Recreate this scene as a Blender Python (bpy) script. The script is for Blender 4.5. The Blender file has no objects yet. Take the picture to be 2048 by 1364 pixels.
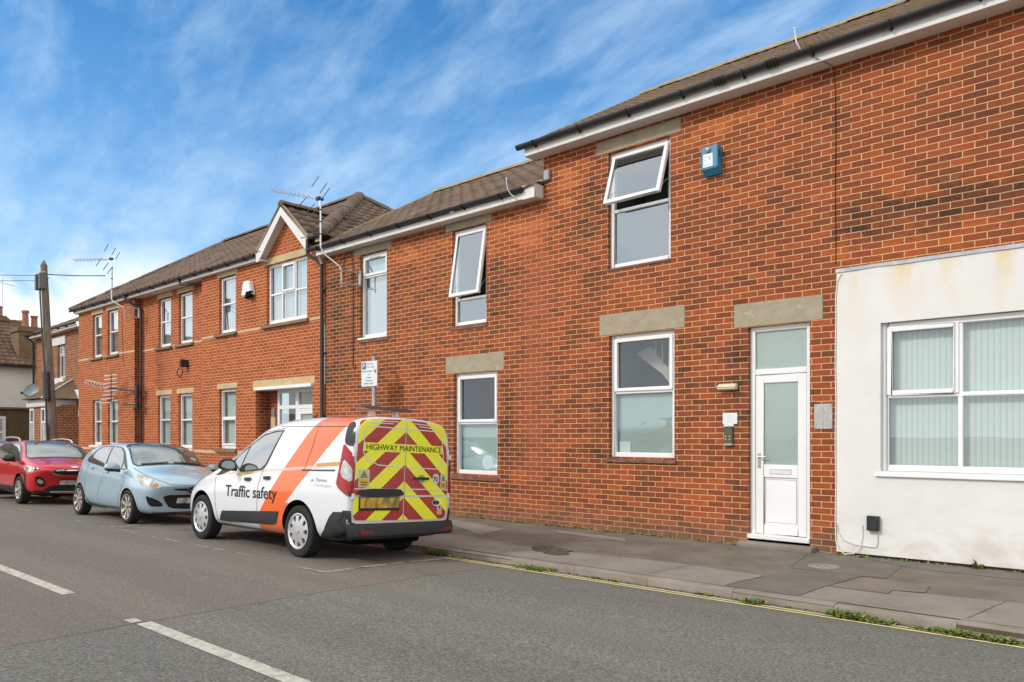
import bpy, bmesh, math, random
from mathutils import Vector, Matrix, noise
from mathutils.bvhtree import BVHTree
R=math.radians; PI=math.pi
S=bpy.context.scene; COL=S.collection
random.seed(7)

# ------------------------------------------------------------------ camera
cam=bpy.data.objects.new('camera',bpy.data.cameras.new('camera')); COL.objects.link(cam)
cam.location=(0,-9.3,1.38); cam.rotation_euler=(R(90),0,R(42.198))
cam.data.sensor_width=36; cam.data.lens=1545/2048*36; cam.data.shift_y=(872-682)/2048
cam.data.clip_end=2000; cam.data.clip_start=.05
S.camera=cam

# ------------------------------------------------------------------ object helpers
def tag(o,label=None,cat=None,group=None,kind=None):
    if label: o['label']=label
    if cat: o['category']=cat
    if group: o['group']=group
    if kind: o['kind']=kind
    return o
def empty(name,loc,label,cat,group=None,rot=(0,0,0),parent=None):
    o=bpy.data.objects.new(name,None); COL.objects.link(o); o.location=loc; o.rotation_euler=rot
    o.empty_display_size=.1
    if parent: o.parent=parent
    return tag(o,label,cat,group)
class MB:
    def __init__(s): s.v=[]; s.f=[]; s.m=[]; s.sm=[]
    def face(s,pts,mi=0,sm=False):
        b=len(s.v); s.v+= [tuple(p) for p in pts]; s.f.append(tuple(range(b,b+len(pts)))); s.m.append(mi); s.sm.append(sm)
    def box(s,x0,x1,y0,y1,z0,z1,mi=0,M=None):
        if x0>x1:x0,x1=x1,x0
        if y0>y1:y0,y1=y1,y0
        if z0>z1:z0,z1=z1,z0
        p=[(x0,y0,z0),(x1,y0,z0),(x1,y1,z0),(x0,y1,z0),(x0,y0,z1),(x1,y0,z1),(x1,y1,z1),(x0,y1,z1)]
        if M: p=[tuple(M@Vector(q)) for q in p]
        b=len(s.v); s.v+=p
        for q in ((3,2,1,0),(4,5,6,7),(0,1,5,4),(1,2,6,5),(2,3,7,6),(3,0,4,7)):
            s.f.append(tuple(b+i for i in q)); s.m.append(mi); s.sm.append(False)
    def tube(s,pts,r,n=8,mi=0,caps=True):
        pts=[Vector(p) for p in pts]; rr=r if isinstance(r,(list,tuple)) else [r]*len(pts)
        b=len(s.v); up=None
        for i,p in enumerate(pts):
            t=(pts[min(i+1,len(pts)-1)]-pts[max(i-1,0)]).normalized()
            if up is None: up=Vector((0,0,1)) if abs(t.z)<.9 else Vector((1,0,0))
            a=t.cross(up)
            if a.length<1e-4: a=t.cross(Vector((0,1,0)))
            a.normalize(); c=a.cross(t); up=c
            for k in range(n):
                th=2*PI*k/n; q=p+(a*math.cos(th)+c*math.sin(th))*rr[i]; s.v.append(tuple(q))
        for i in range(len(pts)-1):
            for k in range(n):
                k2=(k+1)%n; s.f.append((b+i*n+k,b+i*n+k2,b+(i+1)*n+k2,b+(i+1)*n+k)); s.m.append(mi); s.sm.append(True)
        if caps:
            s.f.append(tuple(b+k for k in range(n))[::-1]); s.m.append(mi); s.sm.append(False)
            e=b+(len(pts)-1)*n; s.f.append(tuple(e+k for k in range(n))); s.m.append(mi); s.sm.append(False)
    def lathe(s,prof,n=32,axis='y',M=None,mi=0,sm=True):
        b=len(s.v)
        for (r,h) in prof:
            for k in range(n):
                th=2*PI*k/n; c,d=r*math.cos(th),r*math.sin(th)
                p=(c,h,d) if axis=='y' else (c,d,h)
                if M: p=tuple(M@Vector(p))
                s.v.append(p)
        for i in range(len(prof)-1):
            for k in range(n):
                k2=(k+1)%n; s.f.append((b+i*n+k,b+i*n+k2,b+(i+1)*n+k2,b+(i+1)*n+k)); s.m.append(mi); s.sm.append(sm)
    def prism(s,poly,a0,a1,axis='y',mi=0):
        def P(u,v,a): return (u,a,v) if axis=='y' else ((a,u,v) if axis=='x' else (u,v,a))
        n=len(poly); b=len(s.v)
        s.v+=[P(u,v,a0) for u,v in poly]+[P(u,v,a1) for u,v in poly]
        s.f.append(tuple(range(b,b+n))); s.f.append(tuple(range(b+2*n-1,b+n-1,-1))); s.m+=[mi,mi]; s.sm+=[False,False]
        for i in range(n):
            j=(i+1)%n; s.f.append((b+i,b+n+i,b+n+j,b+j)); s.m.append(mi); s.sm.append(False)
    def sphere(s,c,r,n=12,mi=0):
        prof=[(max(1e-4,r*math.sin(PI*i/8)),-r*math.cos(PI*i/8)) for i in range(9)]
        s.lathe(prof,n,'z',Matrix.Translation(c),mi)
    def build(s,name,mats,parent=None,recalc=True,bevel=0):
        me=bpy.data.meshes.new(name)
        off=Vector((0,0,0))
        if parent is not None and parent.get('_w') is not None: off=Vector(parent['_w'])
        me.from_pydata([tuple(Vector(p)-off) for p in s.v],[],s.f)
        if not isinstance(mats,(list,tuple)): mats=[mats]
        for m in mats: me.materials.append(m)
        me.polygons.foreach_set('material_index',s.m); me.polygons.foreach_set('use_smooth',s.sm)
        if recalc:
            bm=bmesh.new(); bm.from_mesh(me); bmesh.ops.remove_doubles(bm,verts=bm.verts,dist=1e-5)
            bmesh.ops.recalc_face_normals(bm,faces=bm.faces)
            if bevel: bmesh.ops.bevel(bm,geom=[e for e in bm.edges if len(e.link_faces)==2 and e.calc_face_angle(0)>.5],offset=bevel,segments=2,affect='EDGES',clamp_overlap=True)
            bm.to_mesh(me); bm.free()
        try: me.set_sharp_from_angle(angle=R(35))
        except Exception: pass
        me.update()
        o=bpy.data.objects.new(name,me); COL.objects.link(o)
        if parent is not None: o.parent=parent
        return o
def pieces(mb,name,mats,parent,**k):
    """every loose piece of mb becomes an object of its own"""
    key={}; par=list(range(len(mb.v)))
    def find(i):
        while par[i]!=i: par[i]=par[par[i]]; i=par[i]
        return i
    for i,v in enumerate(mb.v):
        q=tuple(round(c,4) for c in v)
        if q in key: par[find(i)]=find(key[q])
        else: key[q]=i
    for f in mb.f:
        for a in f[1:]: par[find(a)]=find(f[0])
    grp={}
    for n_,f in enumerate(mb.f): grp.setdefault(find(f[0]),[]).append(n_)
    out=[]
    for g_ in grp.values():
        m=MB()
        for n_ in g_: m.face([mb.v[a] for a in mb.f[n_]],mb.m[n_],mb.sm[n_])
        out.append(m.build(name,mats,parent,**k))
    return out
def root(name,loc,label,cat,group=None):
    """an Empty at loc whose children are written in world coordinates"""
    o=empty(name,loc,label,cat,group); o['_w']=tuple(loc); return o
def unw():
    for o in bpy.data.objects:
        if '_w' in o: del o['_w']
def sub(o,parent):   # make part o a holder for sub-parts that are written in the same coordinates
    if parent.get('_w') is not None: o['_w']=parent['_w']
    return o

# ------------------------------------------------------------------ materials
class NT:
    def __init__(s,name):
        s.m=bpy.data.materials.new(name); s.m.use_nodes=True; s.t=s.m.node_tree; s.n=s.t.nodes; s.n.clear()
        s.out=s.n.new('ShaderNodeOutputMaterial')
    def __call__(s,typ,**kw):
        nd=s.n.new('ShaderNode'+typ)
        ins=kw.pop('ins',{})
        for k,v in kw.items(): setattr(nd,k,v)
        for k,v in ins.items(): s.set(nd.inputs[k],v)
        return nd
    def set(s,inp,v):
        if isinstance(v,bpy.types.NodeSocket): s.t.links.new(v,inp)
        elif isinstance(v,bpy.types.Node): s.t.links.new(v.outputs[0],inp)
        else: inp.default_value=v
    def math(s,op,a,b=None,c=None,clamp=False):
        nd=s.n.new('ShaderNodeMath'); nd.operation=op; nd.use_clamp=clamp
        s.set(nd.inputs[0],a)
        if b is not None: s.set(nd.inputs[1],b)
        if c is not None: s.set(nd.inputs[2],c)
        return nd.outputs[0]
    def mix(s,f,a,b,blend='MIX'):
        nd=s.n.new('ShaderNodeMix'); nd.data_type='RGBA'; nd.blend_type=blend
        s.set(nd.inputs[0],f); s.set(nd.inputs[6],a); s.set(nd.inputs[7],b); return nd.outputs[2]
    def ramp(s,f,stops,interp='LINEAR'):
        nd=s.n.new('ShaderNodeValToRGB'); nd.color_ramp.interpolation=interp; e=nd.color_ramp.elements
        while len(e)<len(stops): e.new(.5)
        for i,(p,c) in enumerate(stops): e[i].position=p; e[i].color=c4(c)
        s.set(nd.inputs[0],f); return nd.outputs[0]
    def noise(s,vec,scale,detail=4,rough=.55,dist=0):
        nd=s.n.new('ShaderNodeTexNoise'); s.set(nd.inputs['Vector'],vec); nd.inputs['Scale'].default_value=scale
        nd.inputs['Detail'].default_value=detail; nd.inputs['Roughness'].default_value=rough; nd.inputs['Distortion'].default_value=dist
        return nd.outputs[0]
    def vmul(s,v,t):
        nd=s.n.new('ShaderNodeVectorMath'); nd.operation='MULTIPLY'; s.set(nd.inputs[0],v); nd.inputs[1].default_value=t; return nd.outputs[0]
    def pos(s): return s.n.new('ShaderNodeNewGeometry').outputs['Position']
    def obj(s): return s.n.new('ShaderNodeTexCoord').outputs['Object']
    def sep(s,v): nd=s.n.new('ShaderNodeSeparateXYZ'); s.set(nd.inputs[0],v); return nd.outputs
    def comb(s,x,y,z):
        nd=s.n.new('ShaderNodeCombineXYZ'); s.set(nd.inputs[0],x); s.set(nd.inputs[1],y); s.set(nd.inputs[2],z); return nd.outputs[0]
    def bump(s,h,dist=.01,strength=.6):
        nd=s.n.new('ShaderNodeBump'); nd.inputs['Strength'].default_value=strength; nd.inputs['Distance'].default_value=dist; s.set(nd.inputs['Height'],h); return nd.outputs[0]
    def bsdf(s,color,rough=.7,metal=0,spec=.5,coat=0,normal=None,coatrough=.03):
        b=s.n.new('ShaderNodeBsdfPrincipled'); s.set(b.inputs['Base Color'],c4(color) if isinstance(color,(tuple,list)) else color)
        s.set(b.inputs['Roughness'],rough); s.set(b.inputs['Metallic'],metal); s.set(b.inputs['Specular IOR Level'],spec)
        b.inputs['Coat Weight'].default_value=coat; b.inputs['Coat Roughness'].default_value=coatrough
        if normal is not None: s.set(b.inputs['Normal'],normal)
        s.t.links.new(b.outputs[0],s.out.inputs[0]); return b
def c4(c): return tuple(c) if len(c)==4 else (c[0],c[1],c[2],1)
def lin(r,g,b):
    f=lambda x:(x/255/12.92 if x<=10 else ((x/255+.055)/1.055)**2.4); return (f(r),f(g),f(b))
def simple(name,color,rough=.6,metal=0,spec=.5,coat=0,var=.12,scale=6,bump=0,bscale=60):
    n=NT(name); p=n.obj()
    nz=n.noise(p,scale,5,.6)
    dark=tuple(c*(1-var) for c in color[:3]); lite=tuple(min(1,c*(1+var)) for c in color[:3])
    col=n.ramp(nz,[(.3,dark),(.7,lite)]) if var else color
    nm=n.bump(n.noise(p,bscale,4),.004,bump) if bump else None
    n.bsdf(col,rough,metal,spec,coat,nm); return n.m

def brick(name,tones,mortar,bw,bh,msz=.012,x0=0,z0=0,stain=.5,weather=None,header=False,seed=0.0,mottle=.22,amp=.6):
    n=NT(name); P=n.pos(); x,y,z=n.sep(P)[:3]
    # slight waviness so that the courses are not ruler straight
    w=n.noise(P,2.3,2); wob=n.math('MULTIPLY',n.math('SUBTRACT',w,.5),.016)
    u=n.math('ADD',n.math('ADD',x,y),-x0); v=n.math('ADD',n.math('ADD',z,-z0),wob)
    fine=n.noise(P,30,2); u2=n.math('ADD',u,n.math('MULTIPLY',n.math('SUBTRACT',fine,.5),.012))
    vec=n.comb(u2,v,seed)
    b=n('TexBrick',offset=.5,offset_frequency=2,squash=1.0)
    n.set(b.inputs['Vector'],vec)
    for k,val in (('Scale',1.0),('Mortar Size',msz/2),('Mortar Smooth',.25),('Bias',0.0),('Brick Width',bw),('Row Height',bh)): b.inputs[k].default_value=val
    b.inputs['Color1'].default_value=(0,0,0,1); b.inputs['Color2'].default_value=(1,1,1,1); b.inputs['Mortar'].default_value=(.5,.5,.5,1)
    row=n.math('FLOOR',n.math('DIVIDE',v,bh)); par=n.math('SUBTRACT',1.0,n.math('FLOORED_MODULO',row,2.0))
    colm=n.math('FLOOR',n.math('DIVIDE',n.math('ADD',u2,n.math('MULTIPLY',par,bw*.5)),bw))
    wn=n('TexWhiteNoise',noise_dimensions='3D',ins={'Vector':n.comb(colm,row,seed+3.7)})
    rnd=n.math('ADD',n.math('MULTIPLY',wn.outputs['Value'],amp),.57-amp/2)
    # large stains in the brickwork that change how many dark bricks there are
    st=n.noise(n.vmul(P,(.55,.55,.8)),1.0,5,.62,.4)
    st2=n.noise(n.vmul(P,(2.5,2.5,2.0)),1.0,3,.6)
    stv=n.math('MULTIPLY',n.math('SUBTRACT',n.math('ADD',n.math('MULTIPLY',st,.7),n.math('MULTIPLY',st2,.3)),.5),stain*2.2)
    f=n.math('ADD',rnd,stv,clamp=True)
    if weather is not None: f=weather(n,x,z,f)
    col=n.ramp(f,tones)
    mo=n.noise(P,22,4,.65); 
    col=n.mix(n.math('MULTIPLY',n.math('ABSOLUTE',n.math('SUBTRACT',mo,.5)),mottle*4,clamp=True),col,n.ramp(mo,[(.3,tuple(c*.45 for c in tones[0][1][:3])),(.7,tuple(min(1,c*1.35) for c in tones[-1][1][:3]))]))
    mc=n.ramp(n.noise(P,5,4),[(.3,tuple(c*.78 for c in mortar)),(.7,mortar)])
    if weather is not None: 
        mc=n.mix(n.math('MULTIPLY',n.math('SUBTRACT',.62,f,clamp=True),1.15,clamp=True),mc,tuple(c*.55 for c in mortar)+(1,))
    fac=b.outputs['Fac']
    col=n.mix(fac,col,mc)
    if weather is not None:
        rg=n.math('MULTIPLY',n.math('SUBTRACT',n.noise(P,3.5,5,.7),.5),.5)
        pk=n.math('MULTIPLY',boxmask(n,n.math('ADD',x,rg),n.math('ADD',z,rg),-8.35,-7.55,.5,5.0,.32),n.math('MULTIPLY',n.noise(P,9,4,.7),1.15))
        col=n.mix(n.math('MULTIPLY',n.math('MULTIPLY',pk,n.math('MULTIPLY',n.noise(n.vmul(P,(6,6,2.2)),1.0,5,.75),1.5)),.72,clamp=True),col,(.46,.125,.062,1))
        ef=n.math('MULTIPLY',n.math('SUBTRACT',n.noise(n.vmul(P,(1.1,1.1,2.2)),1.9,6,.75),.60,clamp=True),2.6,clamp=True)
        col=n.mix(n.math('MULTIPLY',ef,.55),col,(.52,.33,.22,1))
        lowg=n.math('MULTIPLY',n.math('SUBTRACT',.42,z,clamp=True),2.2,clamp=True)
        col=n.mix(n.math('MULTIPLY',n.math('MULTIPLY',lowg,n.noise(P,5,5,.7)),.75),col,(.30,.19,.12,1))
    h=n.math('ADD',n.math('MULTIPLY',fac,-1.0),n.math('MULTIPLY',n.noise(P,45,5,.7),.45))
    n.bsdf(col,.86,0,.25,0,n.bump(h,.008,.75)); return n.m
def boxmask(n,x,z,x0,x1,z0,z1,s=.1):
    a=n.math('MULTIPLY',n.math('SUBTRACT',x,x0),1/s,clamp=True); b=n.math('MULTIPLY',n.math('SUBTRACT',x1,x),1/s,clamp=True)
    c=n.math('MULTIPLY',n.math('SUBTRACT',z,z0),1/s,clamp=True); d=n.math('MULTIPLY',n.math('SUBTRACT',z1,z),1/s,clamp=True)
    return n.math('MULTIPLY',n.math('MULTIPLY',a,b),n.math('MULTIPLY',c,d))
def w_old(n,x,z,f):
    P=n.pos(); rag=n.math('MULTIPLY',n.math('SUBTRACT',n.noise(P,7,3),.5),.5)
    xr=n.math('ADD',x,rag); zr=n.math('ADD',z,rag)
    # soot-dark brickwork: beside the openings, at the left end and across the upper right
    for (a,b,c,d,k,s) in ((-13.8,-12.7,2.0,5.0,-.38,.3),(-8.75,-8.35,.3,2.4,-.42,.12),(-10.1,-9.75,.3,2.4,-.4,.12),(-9.05,-8.6,2.9,4.3,-.38,.15),
                          (-11.65,-11.2,2.9,4.4,-.35,.15),(-12.9,-12.5,2.9,4.9,-.3,.15),(-7.2,-6.45,3.2,5.4,-.3,.25),(-6.9,-6.5,.8,2.7,-.35,.15),(-5.6,-5.05,.6,3.9,-.26,.25),
                          (-4.7,-4.35,0,2.7,-.3,.1),(-3.35,-1,3.62,4.15,-.5,.12),(-4.8,0,4.1,5.6,-.16,.6),(-10,-3.2,-.1,.22,-.34,.12),(-12.4,-9.9,0,1.9,-.12,.5),
                          (-10.2,-8.7,2.9,3.3,-.1,.2),(-8.3,-7.9,3.9,4.9,.2,.2)):
        f=n.math('ADD',f,n.math('MULTIPLY',boxmask(n,xr,zr,a,b,c,d,s*1.6),k*.74))
    for (a,b,c,d,k,s) in ((-9.3,-7.7,.4,1.2,.22,.4),(-6.3,-3.5,5.2,5.8,.28,.3),(-9.0,-7.6,4.3,5.0,.35,.2),(-3.3,-1,3.35,3.6,.18,.06),(-12.2,-9.6,4.5,4.95,.3,.2),(-7.6,-6.9,4.8,5.7,.3,.2)):
        f=n.math('ADD',f,n.math('MULTIPLY',boxmask(n,xr,zr,a,b,c,d,s),k))
    return n.math('MAXIMUM',n.math('MINIMUM',f,1.0),0.0)
OLD=[(0,(.055,.028,.020)),(.2,(.115,.041,.024)),(.42,(.205,.056,.026)),(.62,(.290,.070,.027)),(.84,(.395,.090,.028)),(1,(.51,.145,.042))]
M_brick=brick('old_brick',OLD,(.78,.49,.235),.2287,.0748,.0112,-7.8,.0,.40,w_old,amp=.46)
M_brickn=brick('new_brick',[(0,(.22,.058,.027)),(.35,(.33,.078,.030)),(.7,(.41,.100,.036)),(1,(.50,.15,.050))],(.86,.46,.22),.2026,.0732,.0118,-13.7,.0,.10,None,mottle=.12)
M_brickf=brick('far_brick',[(0,(.12,.05,.032)),(.4,(.22,.078,.042)),(.8,(.33,.11,.05)),(1,(.42,.15,.07))],(.62,.42,.26),.215,.09,.014,0,.0,.2,None)
M_brickr=brick('shaded_new_brick',[(0,(.10,.022,.012)),(.5,(.20,.045,.02)),(1,(.32,.08,.03))],(.50,.28,.15),.2026,.0732,.014,-13.7,.0,.10,None)  # new brick with shade put into its colour, for the return and recess
def stone(name,base,base2,sc=3,spots=None,rough=.85):
    n=NT(name); P=n.pos(); a=n.noise(n.vmul(P,(1,1,1.6)),sc,6,.65); c=n.ramp(a,[(.3,base2),(.68,base)])
    b=n.noise(P,26,4,.7); c=n.mix(n.math('MULTIPLY',n.math('ABSOLUTE',n.math('SUBTRACT',b,.5)),.9,clamp=True),c,tuple(k*.5 for k in base)+(1,))
    if spots: 
        s=n.noise(P,7,4,.7); c=n.mix(n.math('MULTIPLY',n.math('GREATER_THAN',s,.63),.5),c,c4(spots))
    n.bsdf(c,rough,0,.25,0,n.bump(n.noise(P,60,5,.7),.004,.5)); return n.m
M_lintel=stone('concrete_lintel',(.43,.37,.265),(.32,.27,.19),4,(.54,.48,.36))
M_lintel2=stone('pale_stone_lintel',(.66,.50,.30),(.52,.38,.21),3)
M_sill=stone('stone_sill',(.30,.22,.14),(.17,.125,.08),5)
M_bsill=stone('red_tile_sill',(.30,.15,.11),(.12,.07,.055),6)
def upvc():
    n=NT('white_upvc'); P=n.pos(); z=n.sep(P)[2]; g=n.noise(P,9,5,.7); lo=n.math('MULTIPLY',n.math('SUBTRACT',.34,z,clamp=True),1.6,clamp=True)
    col=n.ramp(n.noise(P,2.2,4),[(.3,(.82,.82,.81)),(.7,(.87,.87,.87))]); col=n.mix(n.math('MULTIPLY',lo,g),col,(.42,.36,.28,1)); n.bsdf(col,.33,0,.5); return n.m
M_white=upvc()
M_whitep=simple('white_painted_board',(.74,.73,.70),.5,0,.4,0,.06,2)
M_cream=simple('cream_plastic',(.66,.56,.36),.45,var=.06)
M_black=simple('black_plastic_gutter',(.022,.023,.025),.38,0,.5,0,.3,3)
M_brown=simple('brown_plastic_pipe',(.035,.026,.022),.38,0,.5,0,.2,4)
M_dark=simple('dark_void',(.006,.006,.006),.9,0,.1,0,0)
M_lead=simple('lead_flashing',(.36,.38,.41),.55,.15,.4,0,.22,9,.4,20)
M_steel=simple('brushed_steel',(.46,.46,.43),.42,.65,.5,0,.14,14)
M_galv=simple('galvanised_steel',(.45,.45,.42),.45,.6,.5,0,.18,12)
M_alu=simple('aluminium_tube',(.62,.62,.62),.32,.75,.5,0,.1,10)
def render_mat():
    n=NT('white_render'); P=n.pos(); x,y,z=n.sep(P)[:3]
    a=n.noise(n.vmul(P,(1,1,1)),1.6,5,.6); c=n.ramp(a,[(.3,(.72,.705,.665)),(.7,(.77,.765,.745))])
    # yellow run-off streaks below the flashing
    s=n.noise(n.vmul(P,(3.4,3.4,.75)),1.0,4,.6); top=n.math('MULTIPLY',n.math('SUBTRACT',z,2.55),1.5,clamp=True)
    k=n.math('MULTIPLY',n.math('MULTIPLY',n.math('SUBTRACT',s,.46,clamp=True),3.4,clamp=True),top)
    c=n.mix(k,c,(.76,.56,.26,1))
    # grime low on the wall
    lo=n.math('MULTIPLY',n.math('SUBTRACT',.75,z,clamp=True),1.2,clamp=True); g=n.noise(n.vmul(P,(1.2,1.2,2.4)),1.3,6,.7)
    c=n.mix(n.math('MULTIPLY',n.math('MULTIPLY',n.math('SUBTRACT',g,.45,clamp=True),3.2,clamp=True),lo),c,(.50,.40,.31,1))
    h=n.math('ADD',n.noise(P,60,5,.7),n.math('MULTIPLY',n.noise(P,4,3),2.2))
    n.bsdf(c,.85,0,.2,0,n.bump(h,.005,.45)); return n.m
M_render=render_mat()
def tile_mat(name,c1,c2,c3,moss=(.34,.27,.11)):
    n=NT(name); P=n.pos(); a=n.noise(P,1.4,6,.7); c=n.ramp(a,[(.28,c1),(.52,c2),(.75,c3)])
    v=n('TexVoronoi',ins={'Vector':n.vmul(P,(3.2,3.2,3.2)),'Scale':1.0}); c=n.mix(.35,c,n.mix(v.outputs['Color'],tuple(k*.6 for k in c1)+(1,),tuple(min(1,k*1.3) for k in c3)+(1,)))
    s=n.noise(P,16,5,.75); c=n.mix(n.math('MULTIPLY',n.math('SUBTRACT',s,.60,clamp=True),4,clamp=True),c,c4(moss))
    n.bsdf(c,.9,0,.15,0,n.bump(n.noise(P,50,5,.7),.006,.6)); return n.m
M_tile=tile_mat('brown_roof_tile',(.105,.073,.050),(.175,.122,.083),(.25,.178,.122))
M_tile2=tile_mat('concrete_roof_tile',(.10,.071,.054),(.165,.118,.09),(.235,.172,.132),(.33,.26,.16))
M_verge=stone('mortar_verge',(.42,.34,.22),(.28,.22,.13),8)
M_verge_y=stone('lichen_verge',(.42,.31,.12),(.26,.20,.10),8)

def glass_mat(name='window_glass',tint=(.86,.93,.91),boost=2.6,base=.19):
    n=NT(name); gg=n.n.new('ShaderNodeNewGeometry'); vd=n.n.new('ShaderNodeVectorMath'); vd.operation='DOT_PRODUCT'; n.t.links.new(gg.outputs['Normal'],vd.inputs[0]); n.t.links.new(gg.outputs['Incoming'],vd.inputs[1])
    fr=n.math('ADD',.04,n.math('MULTIPLY',n.math('POWER',n.math('SUBTRACT',1.0,n.math('ABSOLUTE',vd.outputs['Value']),clamp=True),5.0),.96))
    # the panes are never quite flat
    nm=n.bump(n.noise(n.pos(),1.3,2),.02,.035)
    f=n.math('ADD',n.math('MULTIPLY',fr,boost),base,clamp=True)
    g=n('BsdfGlossy',ins={'Color':(.84,.93,1.0,1),'Roughness':.012,'Normal':nm}); t=n('BsdfTransparent',ins={'Color':c4(tint)})
    m=n('MixShader'); n.set(m.inputs[0],f); n.t.links.new(t.outputs[0],m.inputs[1]); n.t.links.new(g.outputs[0],m.inputs[2]); n.t.links.new(m.outputs[0],n.out.inputs[0]); return n.m
M_glass=glass_mat(boost=2.2,base=.27)
M_glassl=glass_mat('ground_floor_glass',(.92,.975,.96),1.8,.05)
M_frost=simple('frosted_glass',(.33,.42,.39),.18,0,.6,.6,.10,1.2)
M_frost_l=simple('frosted_glass_pale',(.36,.455,.44),.16,0,.6,.5,.08,1.1)
M_net=simple('net_curtain',(.66,.70,.71),.8,0,.2,0,.06,3)
M_netg=simple('grey_roller_blind',(.52,.56,.57),.8,0,.2,0,.08,3)
M_room=simple('room_wall',(.16,.15,.13),.9,0,.2,0,.1,2)
M_roomd=simple('dark_room',(.09,.10,.095),.9,0,.2,0,.2,2)
def blind_mat():
    n=NT('vertical_blind'); x,y,z=n.sep(n.pos())[:3]
    w=n('TexWave',wave_type='BANDS',bands_direction='X',wave_profile='SAW',ins={'Vector':n.comb(x,0,0),'Scale':1/(.09)/(2*PI)*PI*1.0,'Distortion':0.0})
    c=n.ramp(w.outputs['Fac'],[(0,(.44,.49,.47)),(.14,(.64,.68,.665)),(.85,(.59,.635,.62)),(1,(.43,.485,.465))]); n.bsdf(c,.8,0,.2); return n.m
M_blind=blind_mat()

# ------------------------------------------------------------------ ground
YC=-6.9; KY=-2.68
def roadz(y):
    t=min(abs((y-YC)/4.2),1.0); return -.005-.06*t*t-.045*t**6
def asphalt():
    n=NT('asphalt'); P=n.pos(); x,y,z=n.sep(P)[:3]
    a=n.noise(P,120,3,.85); b=n.noise(P,48,5,.85); big=n.noise(P,.5,5,.6)
    # seam between the newer coarse surfacing (right) and the older, browner one (left)
    seam=n.math('ADD',x,n.math('MULTIPLY',n.math('SUBTRACT',n.noise(P,1.2,3),.5),.12))
    m=n.math('MULTIPLY',n.math('ADD',seam,5.87),60,clamp=True)
    old=n.ramp(b,[(.34,(.100,.088,.074)),(.5,(.180,.160,.137)),(.66,(.285,.255,.222))])
    new=n.ramp(b,[(.36,(.070,.068,.058)),(.5,(.168,.165,.145)),(.64,(.300,.292,.258))])
    c=n.mix(m,old,new)
    c=n.mix(n.math('MULTIPLY',n.math('GREATER_THAN',a,.67),.6),c,(.38,.37,.34,1))
    c=n.mix(n.math('MULTIPLY',n.math('LESS_THAN',a,.36),.5),c,(.028,.028,.027,1))
    c=n.mix(n.math('MULTIPLY',n.math('ABSOLUTE',n.math('SUBTRACT',big,.5)),1.2,clamp=True),c,(.20,.185,.155,1))
    tr=n.noise(n.comb(n.math('MULTIPLY',x,.10),n.math('MULTIPLY',y,1.25),0.0),1.0,4,.55); c=n.mix(n.math('MULTIPLY',n.math('SUBTRACT',tr,.42,clamp=True),1.6,clamp=True),c,n.mix(1.0,c,(1.45,1.42,1.36,1),'MULTIPLY'))
    st=n.noise(n.vmul(P,(.9,1.6,1)),1.0,6,.7); c=n.mix(n.math('MULTIPLY',n.math('SUBTRACT',st,.60,clamp=True),3.0,clamp=True),c,n.mix(1.0,c,(.62,.60,.58,1),'MULTIPLY'))
    # the seam itself, tarred
    ln=n.math('SUBTRACT',1.0,n.math('MULTIPLY',n.math('ABSOLUTE',n.math('ADD',seam,5.88)),45),clamp=True)
    c=n.mix(n.math('MULTIPLY',ln,.55),c,(.02,.02,.02,1))
    # silt in the gutter
    g=n.math('MULTIPLY',n.math('ADD',n.math('ADD',y,2.80),n.math('MULTIPLY',n.math('SUBTRACT',n.noise(P,6,4),.5),.12)),9,clamp=True)
    c=n.mix(n.math('MULTIPLY',g,.8),c,n.ramp(n.noise(P,40,5,.8),[(.3,(.10,.078,.052)),(.7,(.25,.20,.145))]))
    # oil under the parked vehicles
    o=n.noise(P,1.7,4); k=boxmask(n,x,y,-22,-7.1,-4.4,-2.9,.4)
    c=n.mix(n.math('MULTIPLY',n.math('MULTIPLY',n.math('SUBTRACT',o,.47,clamp=True),4,clamp=True),n.math('MULTIPLY',k,.6)),c,(.045,.038,.032,1))
    h=n.math('ADD',b,n.math('MULTIPLY',a,.6)); n.bsdf(c,.88,0,.28,0,n.bump(h,.012,.85)); return n.m
M_asph=asphalt()
def pave(name,c1,c2,c3,grit=.5):
    n=NT(name); P=n.pos(); a=n.noise(P,130,3,.8); b=n.noise(P,2.2,5,.65); c=n.ramp(b,[(.3,c1),(.5,c2),(.72,c3)])
    c=n.mix(n.math('MULTIPLY',n.math('ABSOLUTE',n.math('SUBTRACT',a,.5)),grit*3,clamp=True),c,n.ramp(a,[(.35,tuple(k*.35 for k in c1)),(.65,tuple(min(1,k*1.7) for k in c3))]))
    n.bsdf(c,.9,0,.22,0,n.bump(n.noise(P,70,4,.8),.006,.6)); return n.m
M_pave=pave('footway_asphalt',(.13,.108,.088),(.175,.148,.122),(.225,.192,.162))
M_paved=pave('footway_patch_asphalt',(.125,.113,.096),(.162,.148,.127),(.20,.183,.158),.7)
M_conc=pave('footway_concrete',(.20,.172,.145),(.25,.22,.19),(.31,.275,.24))
M_concp=pave('footway_pink_patch',(.16,.128,.102),(.205,.165,.132),(.25,.205,.168),.9)
M_kerb=pave('kerb_stone',(.20,.165,.135),(.27,.23,.19),(.33,.285,.24))
M_soil=pave('silt',(.07,.055,.035),(.11,.085,.055),(.16,.13,.09),.9)
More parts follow.
